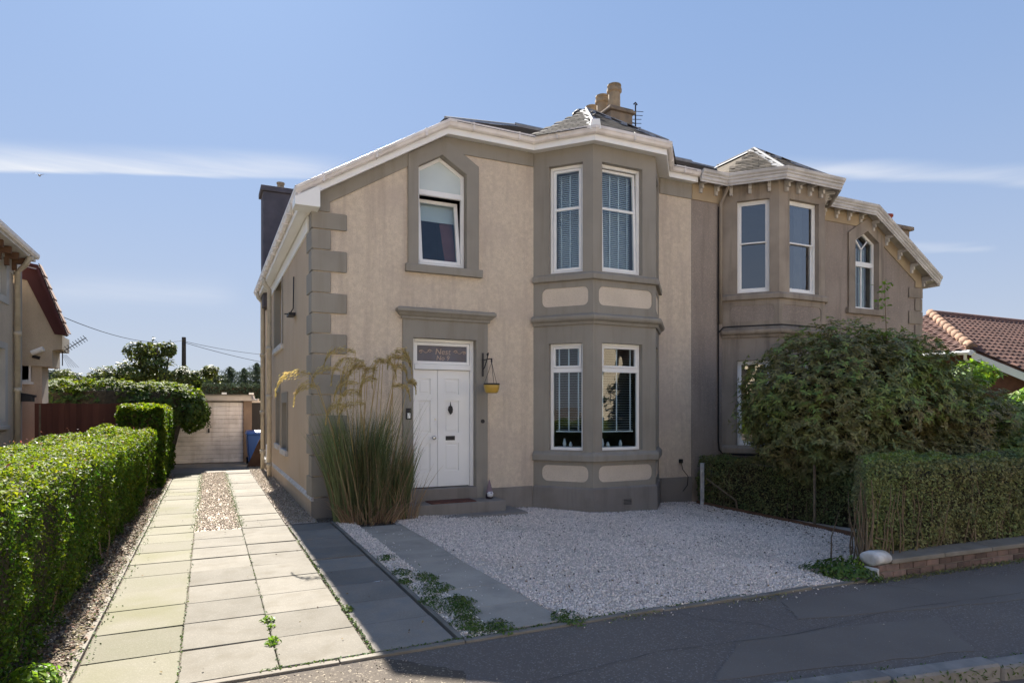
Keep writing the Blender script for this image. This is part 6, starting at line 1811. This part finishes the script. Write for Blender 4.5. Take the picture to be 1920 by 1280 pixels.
# ------------------------------------------------------------------ bungalow on the right
bg_ = thing('bungalow', 'red tiled bungalow with orange ridge tiles behind the shrubs on the far right', 'house', (25, 14, -.5))
B0 = Vector((20.5, 11.3, 3.46)); Hh = 3.14; AP = B0 + Vector((Hh, Hh, .53 * Hh)); RE = Vector((30.2, AP.y, AP.z)); 
LB = Vector((20.5, 11.3 + 2 * Hh, 3.46))
g = MB(); g.box(20.8, 34, 11.6, 17, -1, 3.4); g.build('wall', M['brickw'], bg_)
g = MB(); g.prism([(20.8, 11.6, 3.4), (20.8, 8.6, 1.9), (20.8, 8.6, -1), (20.8, 11.6, -1)], (.25, 0, 0)); g.box(21.05, 34, 8.6, 8.8, -1, 1.85); g.build('wing_wall', M['brickw'], bg_)
g = MB()
lowz = 3.46 - .53 * 3.2
rp = [(20.5, 8.1, lowz), (33.5, 8.1, lowz), (33.5, 11.3, 3.46), tuple(RE + Vector((3, -3, -1.59)) * 0), tuple(AP), tuple(B0)]
g.prism([(20.5, 8.1, lowz), (33.5, 8.1, lowz), (33.5, 11.3, 3.46), (20.5, 11.3, 3.46)], (0, 0, -.08))
g.prism([tuple(B0), (33.4, 11.3, 3.46), tuple(RE), tuple(AP)], (0, 0, -.08)); g.prism([tuple(LB), tuple(B0), tuple(AP)], (0, 0, -.08))
g.prism([tuple(LB), tuple(AP), tuple(RE), (33.4, LB.y, 3.46)], (0, 0, -.08)); g.prism([(33.4, 11.3, 3.46), (33.4, LB.y, 3.46), tuple(RE)], (0, 0, -.08))
g.build('roof', M['tile'], bg_)
# pantile mesh: S curve across
vs, fs = [], []
K = 7
for e_, y_ in ((0, -.2), (1, .2)):
    for k in range(K + 1):
        t = k / K; x_ = -.165 + .33 * t; z_ = .03 * math.sin(t * 2 * math.pi - .6) + (0.02 if e_ == 0 else 0)
        vs.append((x_, y_, z_))
for k in range(K + 1): vs.append((vs[k][0], vs[k][1], vs[k][2] - .02))
for k in range(K): fs += [(k, k + 1, K + 2 + k, K + 1 + k), (2 * K + 2 + k, 2 * K + 3 + k, k + 1, k)]
pm = bpy.data.meshes.new('roof_tile'); pm.from_pydata(vs, [], fs); pm.materials.append(M['tile'])
big = MB(); cnt = 0
TP = []
def lay(e0, e1, poly):
    e = (e1 - e0).normalized(); nr = e.cross(Vector(poly[2]) - e0).normalized()
    if nr.z < 0: nr = -nr
    up = nr.cross(e)
    if up.z < 0: up = -up; e = -e; 
    P2 = [((Vector(p) - e0).dot(e), (Vector(p) - e0).dot(up)) for p in poly]
    v = .1; u0_, u1_ = min(p[0] for p in P2), max(p[0] for p in P2); vm = max(p[1] for p in P2)
    R = Matrix((e, up, nr)).transposed().to_4x4()
    while v < vm:
        u = u0_ + .1
        while u < u1_:
            if in_poly(np.array([u]), np.array([v]), P2)[0]:
                TP.append((Matrix.Translation(e0 + e * u + up * v + nr * .045) @ R @ Matrix.Rotation(-.04, 4, 'X'), (e0 + e * u + up * v).length))
            u += .31
        v += .3
lay(B0, LB, [tuple(B0), tuple(LB), tuple(AP)])
lay(Vector((20.5, 8.1, lowz)), Vector((33.4, 8.1, lowz)), [(20.5, 8.1, lowz), (33.4, 8.1, lowz), (33.4, 11.3, 3.46), tuple(RE), tuple(AP), tuple(B0)])
c_, s_ = math.cos(YAW), math.sin(YAW)
def vis(Mx):
    p = Mx.translation; r = p.x * c_ - p.y * s_; d = p.x * s_ + p.y * c_
    return r / d < .84 and p.z > 2.3
TP.sort(key=lambda t: (not vis(t[0]), t[1]))
for i, (Mx, _) in enumerate(TP):
    if i < 295: piece(pm, 'roof_tile', bg_, Mx)
    else:
        big.add([tuple(Mx @ Vector(v)) for v in vs], fs)
big.build('roof_tiles', M['tile'], bg_, recalc=False, kind='stuff')
rm = None
def ridge(a, b):
    a, b = Vector(a), Vector(b); L_ = (b - a).length; k = int(L_ / .42)
    for i in range(k):
        p, q = a.lerp(b, i / k), a.lerp(b, (i + 1) / k)
        g = MB(); g.tube([p + Vector((0, 0, .03)), q + Vector((0, 0, .05))], [.145, .14], 8); g.build('ridge_tile', M['tiler'], bg_, smooth=True)
ridge(B0, AP)
g = MB(); g.tube([AP + Vector((0, 0, .03)), RE + Vector((0, 0, .03))], .13, 8); g.tube([RE, (33.4, 11.3, 3.46)], .12, 8); g.build('ridge', M['tile'], bg_)
g = MB(); g.tube([(20.42, 11.3, 3.38), (20.42, 17.5, 3.38)], .07, 8); g.tube([(20.5, 11.28, 3.36), (20.36, 11.28, 3.36)], .08, 8); g.build('gutter', M['white'], bg_)
g = MB(); g.hexa([(20.46, 11.3, 3.18), (20.52, 11.3, 3.18), (20.52, 8.1, lowz - .25), (20.46, 8.1, lowz - .25), (20.46, 11.3, 3.40), (20.52, 11.3, 3.40), (20.52, 8.1, lowz - .03), (20.46, 8.1, lowz - .03)]); g.build('bargeboard', M['white'], bg_)
g = MB(); g.tube([(20.42, 11.45, 3.34), (20.5, 11.5, 3.2), (20.74, 11.5, 3.05), (20.74, 11.5, -1)], .045, 8); g.build('downpipe', M['white'], bg_)

# gull
gu = MB(); c = Vector((-11.7, 60, 19.6))
gu.add([tuple(c + Vector(p)) for p in ((-.55, 0, .06), (-.28, .06, .16), (0, .05, 0), (-.28, -.1, .12), (.28, .06, .16), (.62, 0, .12), (.28, -.1, .12), (0, -.12, .0))], [(0, 1, 3), (1, 2, 7, 3), (2, 4, 6, 7), (4, 5, 6)])
gu.tube([c + Vector((-.02, .25, 0)), c + Vector((0, .1, .02)), c + Vector((0, -.1, .0)), c + Vector((.02, -.28, -.02))], [.02, .07, .075, .02], 7)
tag(gu.build('gull', M['bird'], recalc=False), 'dark gull gliding below the streak of cloud', 'bird')

# ------------------------------------------------------------------ across the street (seen in the lower windows; pale close row shaped to bounce sun)
M['creamo'] = mat('cream_harling_opposite', (0.66, 0.58, 0.44), 0.95, (0.6, 0.52, 0.4), 1)
M['whiteo'] = mat('white_harling_opposite', (0.72, 0.69, 0.62), 0.95, (0.66, 0.63, 0.56), 1)
M['pavo'] = mat('pale_concrete_flags', (0.40, 0.37, 0.32), 0.92, (0.34, 0.31, 0.27), 2)  # unseen flags, added pale to bounce sun onto the house front
for i, (x_, mtw, lab, w_) in enumerate(((-27, M['whiteo'], 'white house across the street behind the camera, furthest left', 13), (-12.5, M['creamo'], 'cream house across the street behind the camera, second from the left', 13), (2, M['whiteo'], 'white house across the street, directly behind the camera', 13),
                                        (16.5, M['creamo'], 'cream house across the street behind the camera, fourth from the left', 13), (31, M['whiteo'], 'white house across the street behind the camera, furthest right', 13))):
    t = thing('house', lab, 'house', (x_, -15, 0))
    g = MB(); g.box(x_ - w_ / 2, x_ + w_ / 2, -22, -13.5, -1, 5.9); g.build('wall', mtw, t)
    g = MB(); g.prism([(x_ - w_ / 2 - .3, -13.1, 5.8), (x_ - w_ / 2 - .3, -22.4, 5.8), (x_ - w_ / 2 - .3, -17.8, 9.0)], (w_ + .6, 0, 0)); g.build('roof', M['tile'], t)
    for ux in (-.34, -.12, .12, .34):
        for z_ in (0.9, 3.7):
            if z_ < 1 and abs(ux) < .2: continue
            g = MB(); g.box(x_ + ux * w_ - .7, x_ + ux * w_ + .7, -13.5, -13.42, z_, z_ + 1.4); g.build('window', M['carg'], t)
    for ux in (-.13, .13):
        g = MB(); g.box(x_ + ux * w_ - .5, x_ + ux * w_ + .5, -13.5, -13.42, -.2, 2.1); g.build('door', M['wood'], t)
tag(sheet('bounce_forecourt', -34, 38, -13.6, -9.9, 0.005, M['pavo'], 2, 2), 'pale flagged forecourts of the houses across the street', kind='structure')
for x_, lab in ((-12, 'clipped hedge across the street, left stretch'), (14, 'clipped hedge across the street, right stretch')):
    hd = thing('hedge', lab, 'hedge', (x_, -10.2, 0))
    g = MB(); g.box(x_ - 7, x_ + 7, -10.4, -9.7, -.5, 1.0); g.build('branch_core', M['hedge'], hd)
